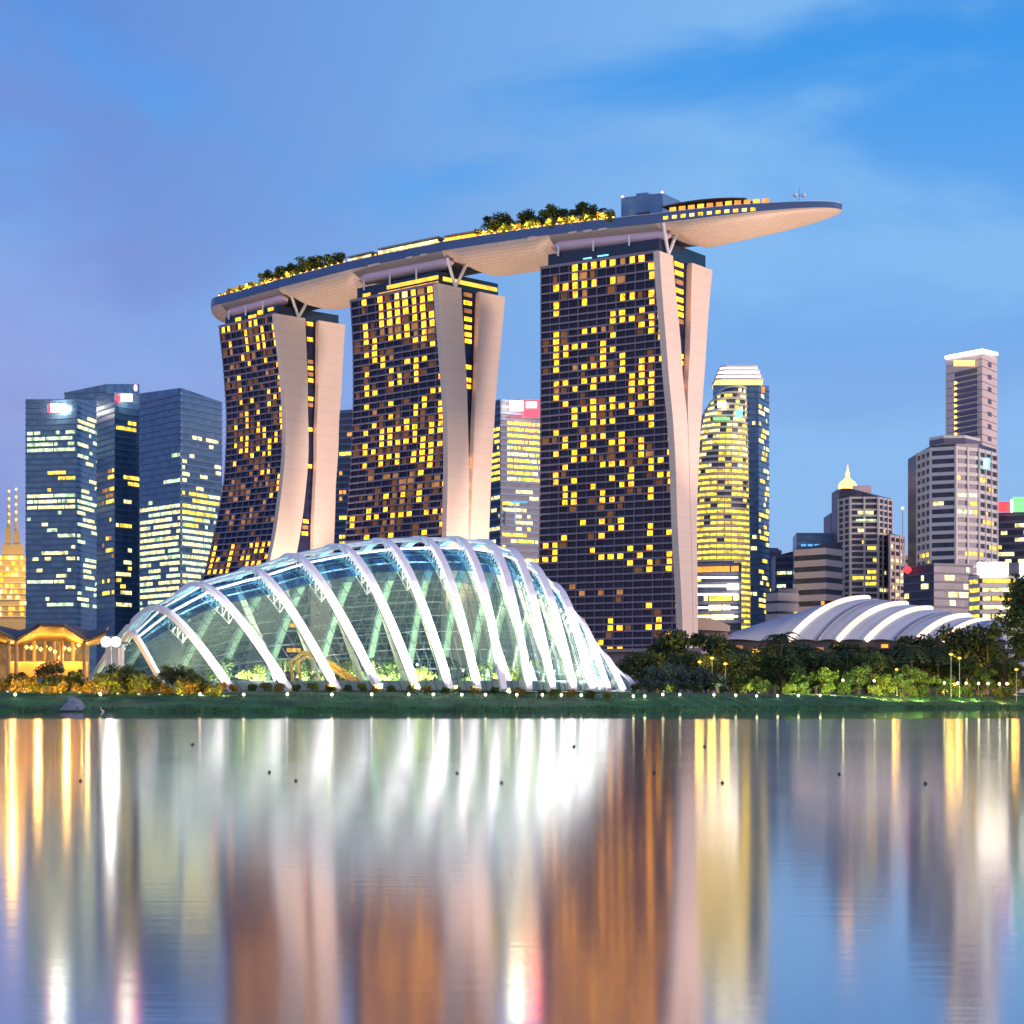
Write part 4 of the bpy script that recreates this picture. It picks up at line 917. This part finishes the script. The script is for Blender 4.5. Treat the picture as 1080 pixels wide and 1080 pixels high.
# ------------------------------------------------------------------ city towers
M_beige = mat('beige_cladding', (.62,.52,.48), .7, var=.08, scale=.05)
M_pink = mat('pinkish_stone', (.8,.66,.64), .7, var=.06, scale=.05)
M_whitec = mat('pale_grey_cladding', (.8,.74,.71), .6)
M_bspan = mat('blue_spandrel', (.1,.19,.36), .45, .15)
M_dspan = mat('slate_spandrel', (.14,.14,.22), .5)
M_cream = mat('cream_balcony', (.7,.66,.5), .6)
def city(name, label, chain, ytop, nfl, glass, span, lit=(), spanh=.4, fins=0, finm=None, proud=.5, cat_='office tower', roof=None, seed=1, ybase=730, cap=True, group=None):
    """chain: visible front corners (px, Y) left to right; ytop: photo row of each corner"""
    P = [Vector((pxX(x, Y), Y, 0)) for x, Y in chain]
    if not hasattr(ytop, '__len__'): ytop = [ytop]*len(P)
    zt = [zof(y, p.y) for y, p in zip(ytop, P)]; Zm = min(zt)
    if len(P) == 2: back = [P[1]+Vector((.1*(P[1]-P[0]).length, 45, 0)), P[0]+Vector((.1*(P[1]-P[0]).length, 45, 0))]; zb = [zt[1], zt[0]]
    elif len(P) == 3: back = [P[0]+P[2]-P[1]]; zb = [max(zt[0]+zt[2]-zt[1], Zm)]
    else: back = [P[-1]+Vector((0, 35, 0)), P[0]+Vector((0, 35, 0))]; zb = [zt[-1], zt[0]]
    poly = P+back; zz = zt+zb
    c = sum(poly, Vector((0,0,0)))/len(poly); root = empty(name, (c.x, c.y, 4.3), label, cat_, group)
    b = MB(); b.uv = []; n = len(poly); fh = (Zm-4.3)/nfl
    acc = 0
    for i in range(n):
        a, d = poly[i], poly[(i+1) % n]; L = (d-a).length
        k0 = len(b.v); b.v += [(a.x,a.y,4), (d.x,d.y,4), (d.x,d.y,zz[(i+1)%n]), (a.x,a.y,zz[i])]; b.uv += [(acc, 0), (acc+L/4, 0), (acc+L/4, (zz[(i+1)%n]-4.3)/fh), (acc, (zz[i]-4.3)/fh)]
        b.f.append((k0,k0+1,k0+2,k0+3)); acc += int(L/4)+1
    k0 = len(b.v); b.v += [(p.x,p.y,z) for p, z in zip(poly, zz)]; b.uv += [(.5,.5)]*n; b.f.append(tuple(k0+i for i in range(n)))
    b.build('wall', glass, root)
    b = MB()
    def offs(i0):
        a, d = P[i0], P[i0+1]; e = (d-a).normalized(); return a, d, e, Vector((e.y, -e.x, 0))
    for i in range(len(P)-1):
        a, d, e, nn = offs(i); L = (d-a).length
        for f in range(1, nfl+1):
            z = 4.3+f*fh; ext = proud*.9 if i < len(P)-2 else 0
            b.box((a+d)/2+e*ext/2+nn*(proud/2-.1)+Vector((0,0,z-fh*spanh/2)), L+ext+.04*i, proud+.2, fh*spanh, e, nn)
    b.build('spandrel', span, root)
    if fins:
        b = MB()
        for i in range(len(P)-1):
            a, d, e, nn = offs(i); L = (d-a).length; k_ = max(1, int(round(L/fins)))
            for k in range(k_+1): b.box(a+e*(L*k/k_)+nn*(proud*.75)+Vector((0,0,(Zm+4.3)/2)), 1.3, proud*1.5+.7, Zm-4.2, e, nn)
        b.build('pier', finm or span, root)
    r = random.Random(seed); cnt = 0; rest = {}
    for (face, y0, y1, dens, m, x0f, x1f) in lit:
        a, d, e, nn = offs(face); L = (d-a).length; Ym = (a.y+d.y)/2
        zhi, zlo = zof(y0, Ym), zof(y1, Ym)
        for f in range(nfl):
            zc = 4.3+(f+.5-spanh/2)*fh
            if not zlo <= zc <= zhi: continue
            pos = x0f*L+1
            while pos < x1f*L-3:
                if r.random() < dens:
                    ln = min(r.choice((3,5,8,14,20)), x1f*L-1-pos); mm_ = m if not isinstance(m, tuple) else r.choice(m); cp = a+e*(pos+ln/2)+nn*.05+Vector((0,0,zc))
                    if ln > 1.5:
                        if cnt < 100: put_box('lit_window', mm_, root, cp, e*(ln-.6), nn*.5, Vector((0,0,fh*(1-spanh)*.82)))
                        else: rest.setdefault(mm_.name, (mm_, MB()))[1].box(cp, ln-.6, .5, fh*(1-spanh)*.82, e, nn)
                        cnt += 1
                    pos += ln+.3
                else: pos += r.choice((4,7,11))
    for mm_, bb in rest.values(): bb.build('lit_window', mm_, root, kind='stuff')
    if cap:
        b = MB(); cc_ = c; b.prism([(cc_.x+(p.x-cc_.x)*.7, cc_.y+(p.y-cc_.y)*.7) for p in poly], Zm-1, max(zz)+.6 if len(set(ytop)) == 1 else Zm-.5); b.build('roof_plant', M_dspan, root)
    return root
def panel(root, m, x0, x1, y0, y1, Y, name='sign_panel', th=1.0):
    b = MB(); p, q = px(x0, y1, Y), px(x1, y0, Y); b.box((p+q)/2, q.x-p.x, th, q.z-p.z); return b.build(name, m, root)
OFF = (M_wcit, M_wgrn, M_wyel)
# left financial cluster
c1 = city('office_tower', 'blue glass office tower, white and red sign near its flat roof, leftmost of the cluster', [(27,1390),(81,1380),(104,1420)], [421,421,423], 52, M_cityg, M_bspan, [(0,455,478,0.62,M_wgrn,0,1),(0,488,520,0.341,M_wyel,.4,1),(0,522,535,0.93,(M_wcit,M_wgrn),0,1),(0,535,640,0.217,(M_wgrn,M_wcit),0,1),(1,440,640,0.31,(M_wcit,M_wgrn),0,1)], .32, seed=3)
panel(c1, M_sign, 54,69,426,434,1378); panel(c1, M_signr, 51,53.6,427,435,1378)
city('office_tower', 'dark blue slab tower with a sloping top rising behind the signed towers', [(68,1475),(112,1465),(147,1500)], [414,405,405], 50, M_cityg, M_bspan, [(0,436,640,0.078,M_wcit,0,1),(1,405,412,0.93,M_wcit,0,.4)], .3, seed=4)
c3 = city('office_tower', 'blue glass office tower with a white sign on its right face and a red beacon', [(102,1355),(121,1325),(148,1345)], [418,414,415], 50, M_cityg, M_bspan, [(0,470,640,0.186,(M_wyel,M_wind),.3,1),(1,440,455,0.62,M_wyel,0,.9),(1,500,512,0.93,M_wyel,0,1),(1,525,640,0.248,(M_wyel,M_wcit),0,.7)], .28, seed=5)
panel(c3, M_sign, 128,139,416,423,1326); panel(c3, M_signr, 124,127.5,417,424,1326)
b = MB(); b.lathe(px(143,409,1340), [(.6,-2),(1.2,0),(.6,2)], 8); b.build('beacon', M_redl, c3)
c4 = city('office_tower', 'broad blue glass office tower with two faces, its lower floors lit greenish white', [(147,1310),(191,1270),(234,1310)], [415,409,424], 48, M_cityg, M_bspan, [(0,452,456,0.95,M_wcit,.7,1),(0,462,530,0.093,M_wgrn,0,1),(1,460,540,0.186,M_wcit,0,1),(0,533,660,0.853,(M_wcit,M_wgrn,M_wcit),0,1),(1,520,560,0.62,(M_wgrn,M_wyel),0,1),(1,560,660,0.93,(M_wcit,M_wgrn),0,1)], .34, seed=6)
city('office_tower', 'small pale tower half hidden left of the leftmost hotel tower', [(224,1420),(240,1420)], 512, 30, M_cityg, M_bspan, [(0,512,560,0.775,M_wcit,0,1)], .35, seed=7)
gt = empty('floodlit_tower', (pxX(13,1250), 1250, 4.3), 'golden floodlit stepped tower with two thin lamp strung spires at the far left', 'tower')
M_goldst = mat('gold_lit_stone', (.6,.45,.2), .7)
b = MB()
for x0, x1, y, ya, yb in ((-14,27,586,1240,1270), (2,25,574,1242,1267), (5,12,556,1244,1265), (14,21,560,1244.5,1264.5)):
    b.prism([(pxX(x0,ya),ya), (pxX(x1,ya),ya), (pxX(x1,yb),yb), (pxX(x0,yb),yb)], 4.3 if y > 580 else zof({574:587,556:575,560:575}[y],1240), zof(y,1240))
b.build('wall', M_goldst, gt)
for x, y0, y1 in ((9.5,516,556), (17,514,560)):
    b = MB(); b.tube([px(x,y1,1248), px(x,y0,1248)], [1.2,.3], 6); b.build('spire', M_goldst, gt)
    for k in range(5): b = MB(); b.lathe(px(x, y0+2+k*8, 1246), [(.2,-.9),(.8,0),(.2,.9)], 8); b.build('lamp', M_winb, gt)
for k in range(60):
    x = rnd.uniform(-8,26); y = rnd.uniform(588,655); put_box('lit_window', rnd.choice((M_winb,M_win,M_gold,M_wcit)), gt, px(x, 588+6*int((y-588)/6), 1239.6), Vector((rnd.uniform(1,2.4),0,0)), Vector((0,.8,0)), Vector((0,0,2.0)))
for k in range(11):
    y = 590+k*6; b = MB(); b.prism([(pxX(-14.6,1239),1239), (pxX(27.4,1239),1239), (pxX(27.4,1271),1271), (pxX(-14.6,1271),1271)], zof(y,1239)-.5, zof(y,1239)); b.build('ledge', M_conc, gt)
light('flood', 'POINT', px(13,600,1215), 26000, GOLD, gt, 2)
# seen between the hotel towers
city('office_tower', 'dark office tower in the gap between left and middle hotel towers', [(349,1500),(374,1490)], 433, 45, M_cityd, M_bspan, [(0,445,575,0.388,(M_wyel,M_org),.3,.95)], .3, seed=8)
c6 = city('office_tower', 'office tower with red and white lit sign seen between middle and right hotel towers', [(513,1440),(528,1420),(580,1440)], [424,421,421], 48, M_cityd, M_bspan, [(1,442,512,0.95,(M_wyel,M_wcit),.1,.9),(0,450,515,0.62,M_wyel,0,1),(1,515,600,0.31,(M_wcit,M_wyel),0,1),(0,515,600,0.388,M_wcit,0,1)], .34, seed=9)
panel(c6, M_signr, 552,569,422,440,1418); panel(c6, M_sign, 538,551.5,423,433,1416.5); panel(c6, M_white, 555,566,424,430,1416.5)
panel(c6, M_blue, 543,544,527,552,1418, 'light_strip'); panel(c6, M_blue, 540,556,529,530.5,1418, 'light_strip')
# right of the hotel: banded crown tower and the curved lit tower
c7 = city('office_tower', 'dark blue tower with a bright white stepped crown behind the curved yellow tower', [(752,1560),(800,1550),(811,1580)], [406,406,407], 55, M_cityg, M_bspan, [(0,418,650,0.093,M_wcit,.6,1),(1,418,650,0.279,(M_wcit,M_wyel),0,1)], .25, seed=10, cap=False)
for i, (x0, x1, y0, y1) in enumerate(((755,804,401,405.6), (757,802,396,400), (759,801,391,395), (761,799,386.5,390))):
    b = MB(); a0, a1 = pxX(x0,1565), pxX(x1,1565); zb, zt_ = zof(y1,1565), zof(y0,1565); d = 8+i*2
    b.prism([(a0,1555+d),(a0+4,1552+d),(a1-4,1552+d),(a1,1555+d),(a1,1590),(a0,1590)], zb, zt_-.6); b.build('lit_crown', M_white if i else M_winb, c7)
    b = MB(); b.prism([(a0-.6,1554+d),(a0+3.6,1551+d),(a1-3.6,1551+d),(a1+.6,1554+d),(a1+.6,1591),(a0-.6,1591)], zt_-.5, zt_+1.2); b.build('crown_ledge', M_whitec, c7)
panel(c7, M_org, 803,806.5,408,414,1554, 'lamp')
cv = empty('residential_tower', (pxX(765,1420), 1440, 4.3), 'curved tower of stacked yellow lit balconies with a rounded sloping top', 'residential tower')
prof = [(408,764,789),(415,757,789),(425,750,790),(437,744,790),(460,739,791),(500,736,792),(560,734,793),(620,732,794),(735,732,794)]
lx = lambda y: interp(y, [(p[0], p[1]) for p in prof]); rx = lambda y: interp(y, [(p[0], p[2]) for p in prof])
def cvring(y, grow=0):
    a, d = pxX(lx(y),1420)-grow, pxX(rx(y),1420)+grow; m_ = (a+d)/2; hw = (d-a)/2; z = zof(y,1420)
    return [Vector((m_-hw*math.cos(math.pi*k/12), 1440-(22+grow)*math.sin(math.pi*k/12)**.8, z)) for k in range(13)]+[Vector((d,1465,z)), Vector((a,1465,z))]
ys_ = [408+i*6.1 for i in range(53)]
b = MB(); b.loft([cvring(y) for y in reversed(ys_)]); b.build('wall', M_cityd, cv)
b = MB()
for y in ys_:
    r0, r1 = cvring(y, .9), cvring(y, .9)
    b.loft([[p+Vector((0,0,-.7)) for p in r0], [p+Vector((0,0,.75)) for p in r1]])
b.build('balcony', M_cream, cv)
rc = random.Random(5); cnt = 0; restcv = MB()
for i, y in enumerate(ys_[:-1]):
    rg = cvring(y+3.2, .12)
    for k in range(1, 12):
        pr = .5 if y < 445 else .82 if 445 < y < 520 else .9 if y > 530 else .5
        if rc.random() < pr:
            a, d = rg[k], rg[k+1]; e = (d-a); nn = Vector((e.y, -e.x, 0)).normalized(); m_ = rc.choice((M_wcit, M_wyel, M_wyel, M_wcit)); hh = 2.0
            if cnt < 100: put_box('lit_window', m_, cv, (a+d)/2, e*.9, nn*.4, Vector((0,0,hh)))
            else: restcv.box((a+d)/2, e.length*.9, .4, hh, e.normalized(), nn)
            cnt += 1
restcv.build('lit_window', M_wyel, cv, kind='stuff')
panel(cv, M_white, 757,766,424,430,1414, 'lamp'); panel(cv, M_cyan, 776,783,432,440,1414, 'sign_panel'); panel(cv, M_teal, 752,770,440,443,1416, 'light_strip')
c8 = city('office_block', 'dark low block with white lit floor bands in front of the curved yellow tower', [(733,1180),(782,1170)], 593, 14, M_cityd, M_dspan, [(0,593,603,0.95,M_org,0,1),(0,610,660,0.465,(M_wcit,M_wyel),0,1)], .3, seed=12, cat_='office block')
for y in (609,618,627,641,650): panel(c8, M_white, 734,778,y-.9,y+.9,1169, 'light_strip')
panel(c8, M_white, 767,779,616,622,1168, 'sign_panel')
# mid distance blocks
city('office_block', 'narrow dark violet block right of the tall blue tower', [(806,1700),(815,1690),(824,1700)], 580, 25, M_cityd, M_dspan, [(0,590,660,0.186,M_wyel,0,1)], .4, seed=13, cat_='office block')
city('office_block', 'grey block with a few green and yellow windows', [(818,1640),(842,1630)], [586,580], 22, M_cityd, M_dspan, [(0,585,640,0.341,(M_wcit,M_wgrn),0,1)], .4, seed=14, cat_='office block')
city('office_block', 'small plain beige block at the left end of the white vault', [(808,1300),(821,1290),(842,1300)], [626,621,621], 10, M_cityd, M_beige, [(1,630,650,0.155,M_wyel,0,1)], .75, seed=15, cat_='office block')
c9 = city('office_block', 'blue glass block with a lit blue band behind the beige striped block', [(840,1560),(887,1560)], 562, 26, M_cityg, M_bspan, [], .3, seed=16, cat_='office block')
for k in range(6): panel(c9, M_blue, 845+k*7,850+k*7,574,576,1558.5, 'light_strip')
city('office_block', 'beige block with even horizontal window bands', [(838,1440),(871,1420),(888,1440)], [580,573,572], 13, M_cityd, M_pink, [(0,628,640,0.465,M_org,.3,1)], .55, seed=17, cat_='office block')
city('office_tower', 'slim dark tower rising left of the gold crowned tower', [(876,1720),(889,1720)], 541, 30, M_cityd, M_dspan, [], .5, seed=18)
c10 = city('office_tower', 'pale gridded tower topped by a glowing gold crown and small white spire', [(885,1500),(897,1480),(926,1480),(940,1500)], [515,515,524,526], 34, M_cityd, M_whitec, [(1,530,570,0.186,M_wcit,.2,.9),(1,560,640,0.155,M_wyel,0,1),(2,540,640,0.186,(M_wyel,M_wcit),0,1)], .32, 9, M_whitec, seed=19, cap=False)
panel(c10, M_wgrn, 903,924,547.5,549.5,1478.5, 'light_strip')
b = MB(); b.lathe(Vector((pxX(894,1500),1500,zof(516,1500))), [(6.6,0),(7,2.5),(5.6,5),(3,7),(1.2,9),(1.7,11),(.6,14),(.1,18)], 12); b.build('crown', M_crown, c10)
b = MB(); b.prism([(pxX(899,1490),1490),(pxX(919,1490),1490),(pxX(919,1515),1515),(pxX(899,1515),1515)], zof(526,1490), zof(512,1490)); b.build('roof_block', M_pink, c10)
city('office_block', 'stepped pale wing on the right of the gold crowned tower', [(938,1470),(953,1490)], [562,566], 24, M_cityd, M_pink, [(0,570,640,0.31,M_wcit,0,1)], .4, 8, M_pink, seed=20, cat_='office block')
fp = empty('flagpole', px(952,600,1460), 'thin white flagpole with a lamp at its tip beside the gold crowned tower', 'flagpole')
b = MB(); b.tube([px(952,600,1460), px(952,537,1460)], [.5,.3], 6); b.build('pole', M_steel, fp); b = MB(); b.lathe(px(952,536,1460), [(.3,-1),(1.2,0),(.3,1)], 8); b.build('lamp', M_winb, fp)
# far right
c11 = city('office_tower', 'tallest pinkish slab tower with a lit white top edge', [(998,1650),(1036,1610),(1051,1640)], [378,371,374], 46, M_cityd, M_pink, [(0,440,600,0.0,M_wyel,0,1)], .92, seed=21, cap=False, proud=.6)
b = MB(); M_ = [px(1010,0,1637), px(1028,0,1618)]
for k in range(30):
    y = 393+k*6
    if y > 465: break
    a, d = px(1008,y,1638.6), px(1031,y,1614.4); e = (d-a); e.z = 0; nn = Vector((e.y,-e.x,0)).normalized(); b.box((a+d)/2+nn*.9, e.length, .5, 2.9, e.normalized(), nn)
b.build('window_band', M_dspan, c11)
for k in range(24):
    y = 392+rnd.randrange(13)*6; t = rnd.choice((.0,.0,.0,rnd.uniform(.1,.9))); a, d = px(1008,y,1638.6), px(1031,y,1614.4); e = (d-a); e.z = 0; nn = Vector((e.y,-e.x,0)).normalized(); q = a.lerp(d, t+.04); put_box('lit_window', M_winb if t == 0 else M_wyel, c11, q+nn*1.2, e.normalized()*2.4, nn*.5, Vector((0,0,2.2)))
e0, e1, e2 = px(998,377,1649), px(1036,370,1608), px(1051,373.5,1638)
b = MB(); b.tube([e0, e1, e2], 1.5, 6); b.build('lit_edge', M_white, c11)
panel(c11, M_winb, 1006,1028,380,386,1611, 'light_strip')
for k in range(13):
    y = 385+k*13
    put_box('window', M_dspan, c11, px(1043.5,y,1624)-Vector((0,1.2,0)), Vector((4,6,0)), Vector((.5,-.3,0)), Vector((0,0,3.4)))
c12 = city('office_tower', 'faceted cream tower with dark bands, standing before the tallest slab', [(968,1400),(982,1370),(1008,1362),(1032,1372),(1051,1400)], [478,470,468,468,474], 30, M_cityd, M_whitec, [(1,520,600,0.124,M_wcit,0,1),(2,500,600,0.217,(M_wyel,M_wgrn),0,1),(3,480,600,0.155,M_wyel,0,1),(0,560,600,0.155,M_wyel,0,1)], .42, 12, M_whitec, seed=22, cap=False)
cr_ = [(pxX(980,1385),1385),(pxX(995,1372),1372),(pxX(1018,1372),1372),(pxX(1034,1388),1388),(pxX(1034,1410),1410),(pxX(980,1410),1410)]
b = MB(); b.prism(cr_, zof(471,1385), zof(459,1372)); b.build('crown', M_whitec, c12)
b = MB(); b.prism([(x, y-1) for x, y in cr_[1:3]]+[cr_[3], cr_[0]], zof(467.5,1371), zof(462,1371)); b.build('crown_window', M_dspan, c12)
panel(c12, M_cyan, 1037,1044,483,494,1370, 'sign_panel'); panel(c12, M_white, 1039,1041,485,493,1369, 'sign_panel')
c13 = city('office_block', 'dark block with red and green lit roof panels at the right edge', [(1048,1500),(1092,1490)], 541, 26, M_cityd, M_dspan, [(0,550,600,0.542,(M_wyel,M_wcit),0,1)], .35, seed=23, cat_='office block')
panel(c13, M_red, 1050,1066,529,540,1489); panel(c13, M_teal, 1068,1085,524,540,1488); panel(c13, M_white, 1066,1068,527,540,1487)
c14 = city('office_block', 'dark teal glass block below the faceted cream tower', [(953,1250),(985,1220),(1026,1235)], [598,594,595], 16, M_cityd, M_dspan, [(0,600,650,0.078,M_wcit,0,1),(1,600,650,0.248,(M_wgrn,M_wcit),.1,1)], .22, seed=24, cat_='office block')
b = MB(); b.lathe(px(957,601,1240), [(.3,-2.4),(2.2,-1),(2.6,0),(2.2,1),(.3,2.4)], 10); b.build('lamp', M_red, c14)
city('office_block', 'tiny beige block showing between two towers on the right', [(950,1600),(970,1600)], 586, 20, M_cityd, M_beige, [(0,590,600,0.62,M_wyel,0,1)], .6, seed=25, cat_='office block')
c15 = city('office_block', 'beige block under a broad white lit sign band at the right edge', [(1022,1180),(1034,1165),(1095,1165)], 606, 14, M_cityd, M_whitec, [(1,608,655,0.775,(M_wcit,M_wyel),0,1),(0,608,655,0.775,M_wyel,0,1)], .45, seed=26, cat_='office block')
panel(c15, M_white, 1031,1063,593,606,1163.5, 'sign_panel', 2); panel(c15, M_white, 1075,1095,593,606,1163.5, 'sign_panel', 2); panel(c15, M_dspan, 1063,1075,593.5,606,1163.9, 'sign_mount', 2)

# ------------------------------------------------------------------ left waterside pavilion
pav = empty('timber_pavilion', (pxX(50,450), 450, 4.3), 'open pavilion with folded timber roof glowing orange on slim columns at the left edge', 'pavilion')
def fold(pts_near, pts_far, name, m, dz):
    b = MB()
    for (a, c), (d, f) in zip(zip(pts_near, pts_near[1:]), zip(pts_far, pts_far[1:])):
        b.hexa([a, c, f, d, a+Vector((0,0,dz)), c+Vector((0,0,dz)), f+Vector((0,0,dz)), d+Vector((0,0,dz))])
    return b.build(name, m, pav)
near = [px(-40,674,440), px(-14,661,436), px(17,677,440), px(42,661,436), px(68,662,436), px(92,677,440), px(112,668,438)]
far = [px(-40,682,470), px(-14,676,470), px(17,682,470), px(42,676,470), px(68,676,470), px(92,682,470), px(112,678,470)]
fold(near, far, 'soffit', M_timber, .35)
fold([p+Vector((0,-.6,.38)) for p in near], [p+Vector((0,3,3.4)) for p in far], 'roof', M_roofd, .5)
for x, Y in ((9,441),(17,441),(36,462),(57,470),(65,450),(77,462),(89,441),(47,470),(25,470)):
    b = MB(); X = pxX(x, Y); b.tube([(X,Y,4.2), (X,Y,zof(679,Y)+.6)], .42, 8); b.build('column', M_timber, pav)
for k in range(12):
    x = 28+k*5.0; q = px(x, 686+rnd.uniform(-6,10), 466+rnd.uniform(-6,6)); b = MB(); b.lathe(q, [(.1,-.5),(.45,-.1),(.45,.1),(.1,.5)], 8); b.build('lamp', M_winb, pav)
b = MB(); b.box(px(50,706,455), 18, 1, 3.5); b.build('counter', M_timber, pav)
b = MB(); b.box(px(40,694,480), 24, .8, 9); b.build('rear_wall', mat('ochre_wall', (.5,.33,.16), .7, var=.4, scale=.5), pav)
for x, Y in ((10,452),(40,452),(70,452),(90,452)): light('downlight', 'POINT', px(x, 690, Y), 3200, (1,.55,.12), pav, .8)
kiosk = empty('kiosk', (pxX(121,450), 450, 4.3), 'pale blue kiosk with two posts below the dazzling floodlight', 'kiosk')
b = MB(); b.box(px(121,694,452), 3.6, 3, 6.4); b.build('wall', mat('kiosk_wall', (.5,.58,.7), .5), kiosk)
b = MB(); b.box(px(122,678.5,451), 6, 5, .4); b.build('roof', M_grey, kiosk)
for x in (126,130): b = MB(); X = pxX(x,447); b.tube([(X,447,4.2),(X,447,zof(682,447))], .2, 6); b.build('post', M_steel, kiosk)
fm = empty('floodlight_mast', (pxX(117,436), 436, gz(pxX(117,436),436)), 'mast with a dazzling white twin floodlight between the pavilion and the conservatory', 'floodlight mast')
b = MB(); p0 = wloc(fm); zt_ = zof(677,436); b.tube([p0-Vector((0,0,.2)), (p0.x,p0.y,zt_-.7)], [.2,.14], 8); b.build('pole', M_grey, fm)
b = MB(); b.box((p0.x,p0.y,zt_-.6), 3.6, .25, .25); b.build('cross_arm', M_grey, fm)
for dx in (-1.05, 1.05):
    b = MB(); b.box((p0.x+dx,p0.y+.25,zt_), 2.05, .5, 2.5); hs = b.build('housing', M_grey, fm)
    b = MB(); b.lathe((0,0,0), [(1.0,-.1),(1.04,0),(.95,.1),(.1,.16)], 16); b.v = [(p0.x+dx+v_[0], p0.y-.08-v_[2], zt_+v_[1]) for v_ in b.v]; b.build('lens', M_bulbw, hs)
light('beam', 'SPOT', (p0.x,p0.y-.5,zt_), 9000, (1,.95,.85), fm, .6, (p0.x,p0.y-60,1), 150)

b = MB(); rg = random.Random(12)      # rough grass along the water's edge
for k in range(9000):
    x = rg.uniform(-125, 190); t = rg.choice((rg.uniform(.2,2.5), rg.uniform(.5,16), rg.uniform(14,22))); y = bank(x)+t+1.6*math.sin(x*.13)+.9*math.sin(x*.31)+.6*math.sin(x*.83+1); z = interp(t, LAND)+.12*math.sin(x*.33+t)-.05
    if abs(x-pxX(66,396)) < 2.6: continue
    h_ = rg.uniform(.15,.5)*(1.5 if t < 2.5 else .8); a = rg.uniform(0,3.14); dx, dy = math.cos(a)*.16, math.sin(a)*.16; lx_ = rg.uniform(-.15,.15)
    b.tri((x-dx,y-dy,z), (x+dx,y+dy,z), (x+lx_,y,z+h_))
tag(b.build('grass', leafmat('rough_grass', (.015,.07,.015), (.07,.16,.03))), kind='stuff')
# ------------------------------------------------------------------ small things on the water and the bank
for i, (x, y) in enumerate(sorted([(85,824),(203,786),(284,815),(312,824),(482,816),(529,826),(605,788),(690,816),(762,826),(885,817),(976,827),(743,788)])):
    Y = CH*FP/(y-HZ); c = Vector((pxX(x,Y), Y, 0)); t = empty('marker_buoy', c, 'small black marker buoy floating on the bay, '+ORDW[i]+' from the left', 'buoy', 'black buoys on the bay')
    s_ = .045*Y/50
    b = MB(); b.lathe(c, [(s_*.3,-s_),(s_*.9,-s_*.5),(s_,0),(s_*.85,s_*.6),(s_*.3,s_*1.1)], 12); b.build('float', M_black, t)
    b = MB(); b.tube([c+Vector((0,0,s_)), c+Vector((0,0,s_*1.7))], s_*.15, 6); b.build('stem', M_black, t)
eg = empty('egret', (pxX(108,394), 394, gz(pxX(108,394),394)+.05), 'white egret standing at the water edge below the floodlight', 'bird')
M_feath = mat('white_feathers', (.8,.8,.78), .7)
def skin(pts, edges, rad, parent, m, name):
    me = bpy.data.meshes.new(name); off = wloc(parent); me.from_pydata([Vector(p) for p in pts], edges, []); o = bpy.data.objects.new(name, me); COL.objects.link(o)
    md = o.modifiers.new('Skin', 'SKIN'); 
    for v_, r_ in zip(me.skin_vertices[0].data if me.skin_vertices else [], rad): v_.radius = (r_, r_)
    if not me.skin_vertices:
        bpy.context.view_layer.update()
    for i_, r_ in enumerate(rad): me.skin_vertices[0].data[i_].radius = (r_, r_)
    me.skin_vertices[0].data[0].use_root = True
    o.modifiers.new('Sub', 'SUBSURF').levels = 1
    dg = bpy.context.evaluated_depsgraph_get(); m2_ = bpy.data.meshes.new_from_object(o.evaluated_get(dg)); m2_.materials.clear(); m2_.materials.append(m); m2_.shade_smooth()
    o.modifiers.clear(); o.data = m2_; o.parent = parent
    return o
skin([(0,0,.55),(.25,0,.5),(.42,0,.42),(-.2,0,.7),(-.3,0,.9),(-.24,0,1.08),(-.32,0,1.16),(-.52,0,1.13),(.02,.06,.3),(.0,.06,.02),(.02,-.06,.3),(.04,-.06,.02)], [(0,1),(1,2),(0,3),(3,4),(4,5),(5,6),(6,7),(0,8),(8,9),(0,10),(10,11)], [.17,.13,.04,.1,.05,.045,.06,.012,.02,.02,.02,.02], eg, M_feath, 'body')
M_cloth = mat('dark_clothing', (.03,.035,.06), .8)
pp = None
xs = [826,832,838,848,853,857,862,866,870,874,878]
for i, x in enumerate(xs):
    s = s_px(x, -.75); P = dpt(s, -.93, ZD-.3)
    t = empty('person', P, 'tiny dark figure standing near the deck tip, '+ORDW[i]+' from the left', 'person', 'people at the tip of the deck')
    if pp is None:
        pp = skin([(0,0,.95),(0,0,1.2),(0,0,1.42),(0,-.02,1.52),(0,-.02,1.66),(.19,0,1.4),(.25,.02,1.12),(.24,-.06,.88),(-.19,0,1.4),(-.25,.02,1.12),(-.24,-.06,.88),(.09,0,.9),(.1,0,.5),(.1,.02,.05),(.1,-.1,.03),(-.09,0,.9),(-.11,0,.5),(-.12,.02,.05),(-.12,-.1,.03)],
          [(0,1),(1,2),(2,3),(3,4),(2,5),(5,6),(6,7),(2,8),(8,9),(9,10),(0,11),(11,12),(12,13),(13,14),(0,15),(15,16),(16,17),(17,18)], [.14,.13,.14,.06,.1,.06,.045,.035,.06,.045,.035,.09,.065,.045,.04,.09,.065,.045,.04], t, M_cloth, 'body')
    else:
        o = pp.copy(); COL.objects.link(o); o.parent = t; t.rotation_euler = (0,0,rnd.uniform(-1,1))
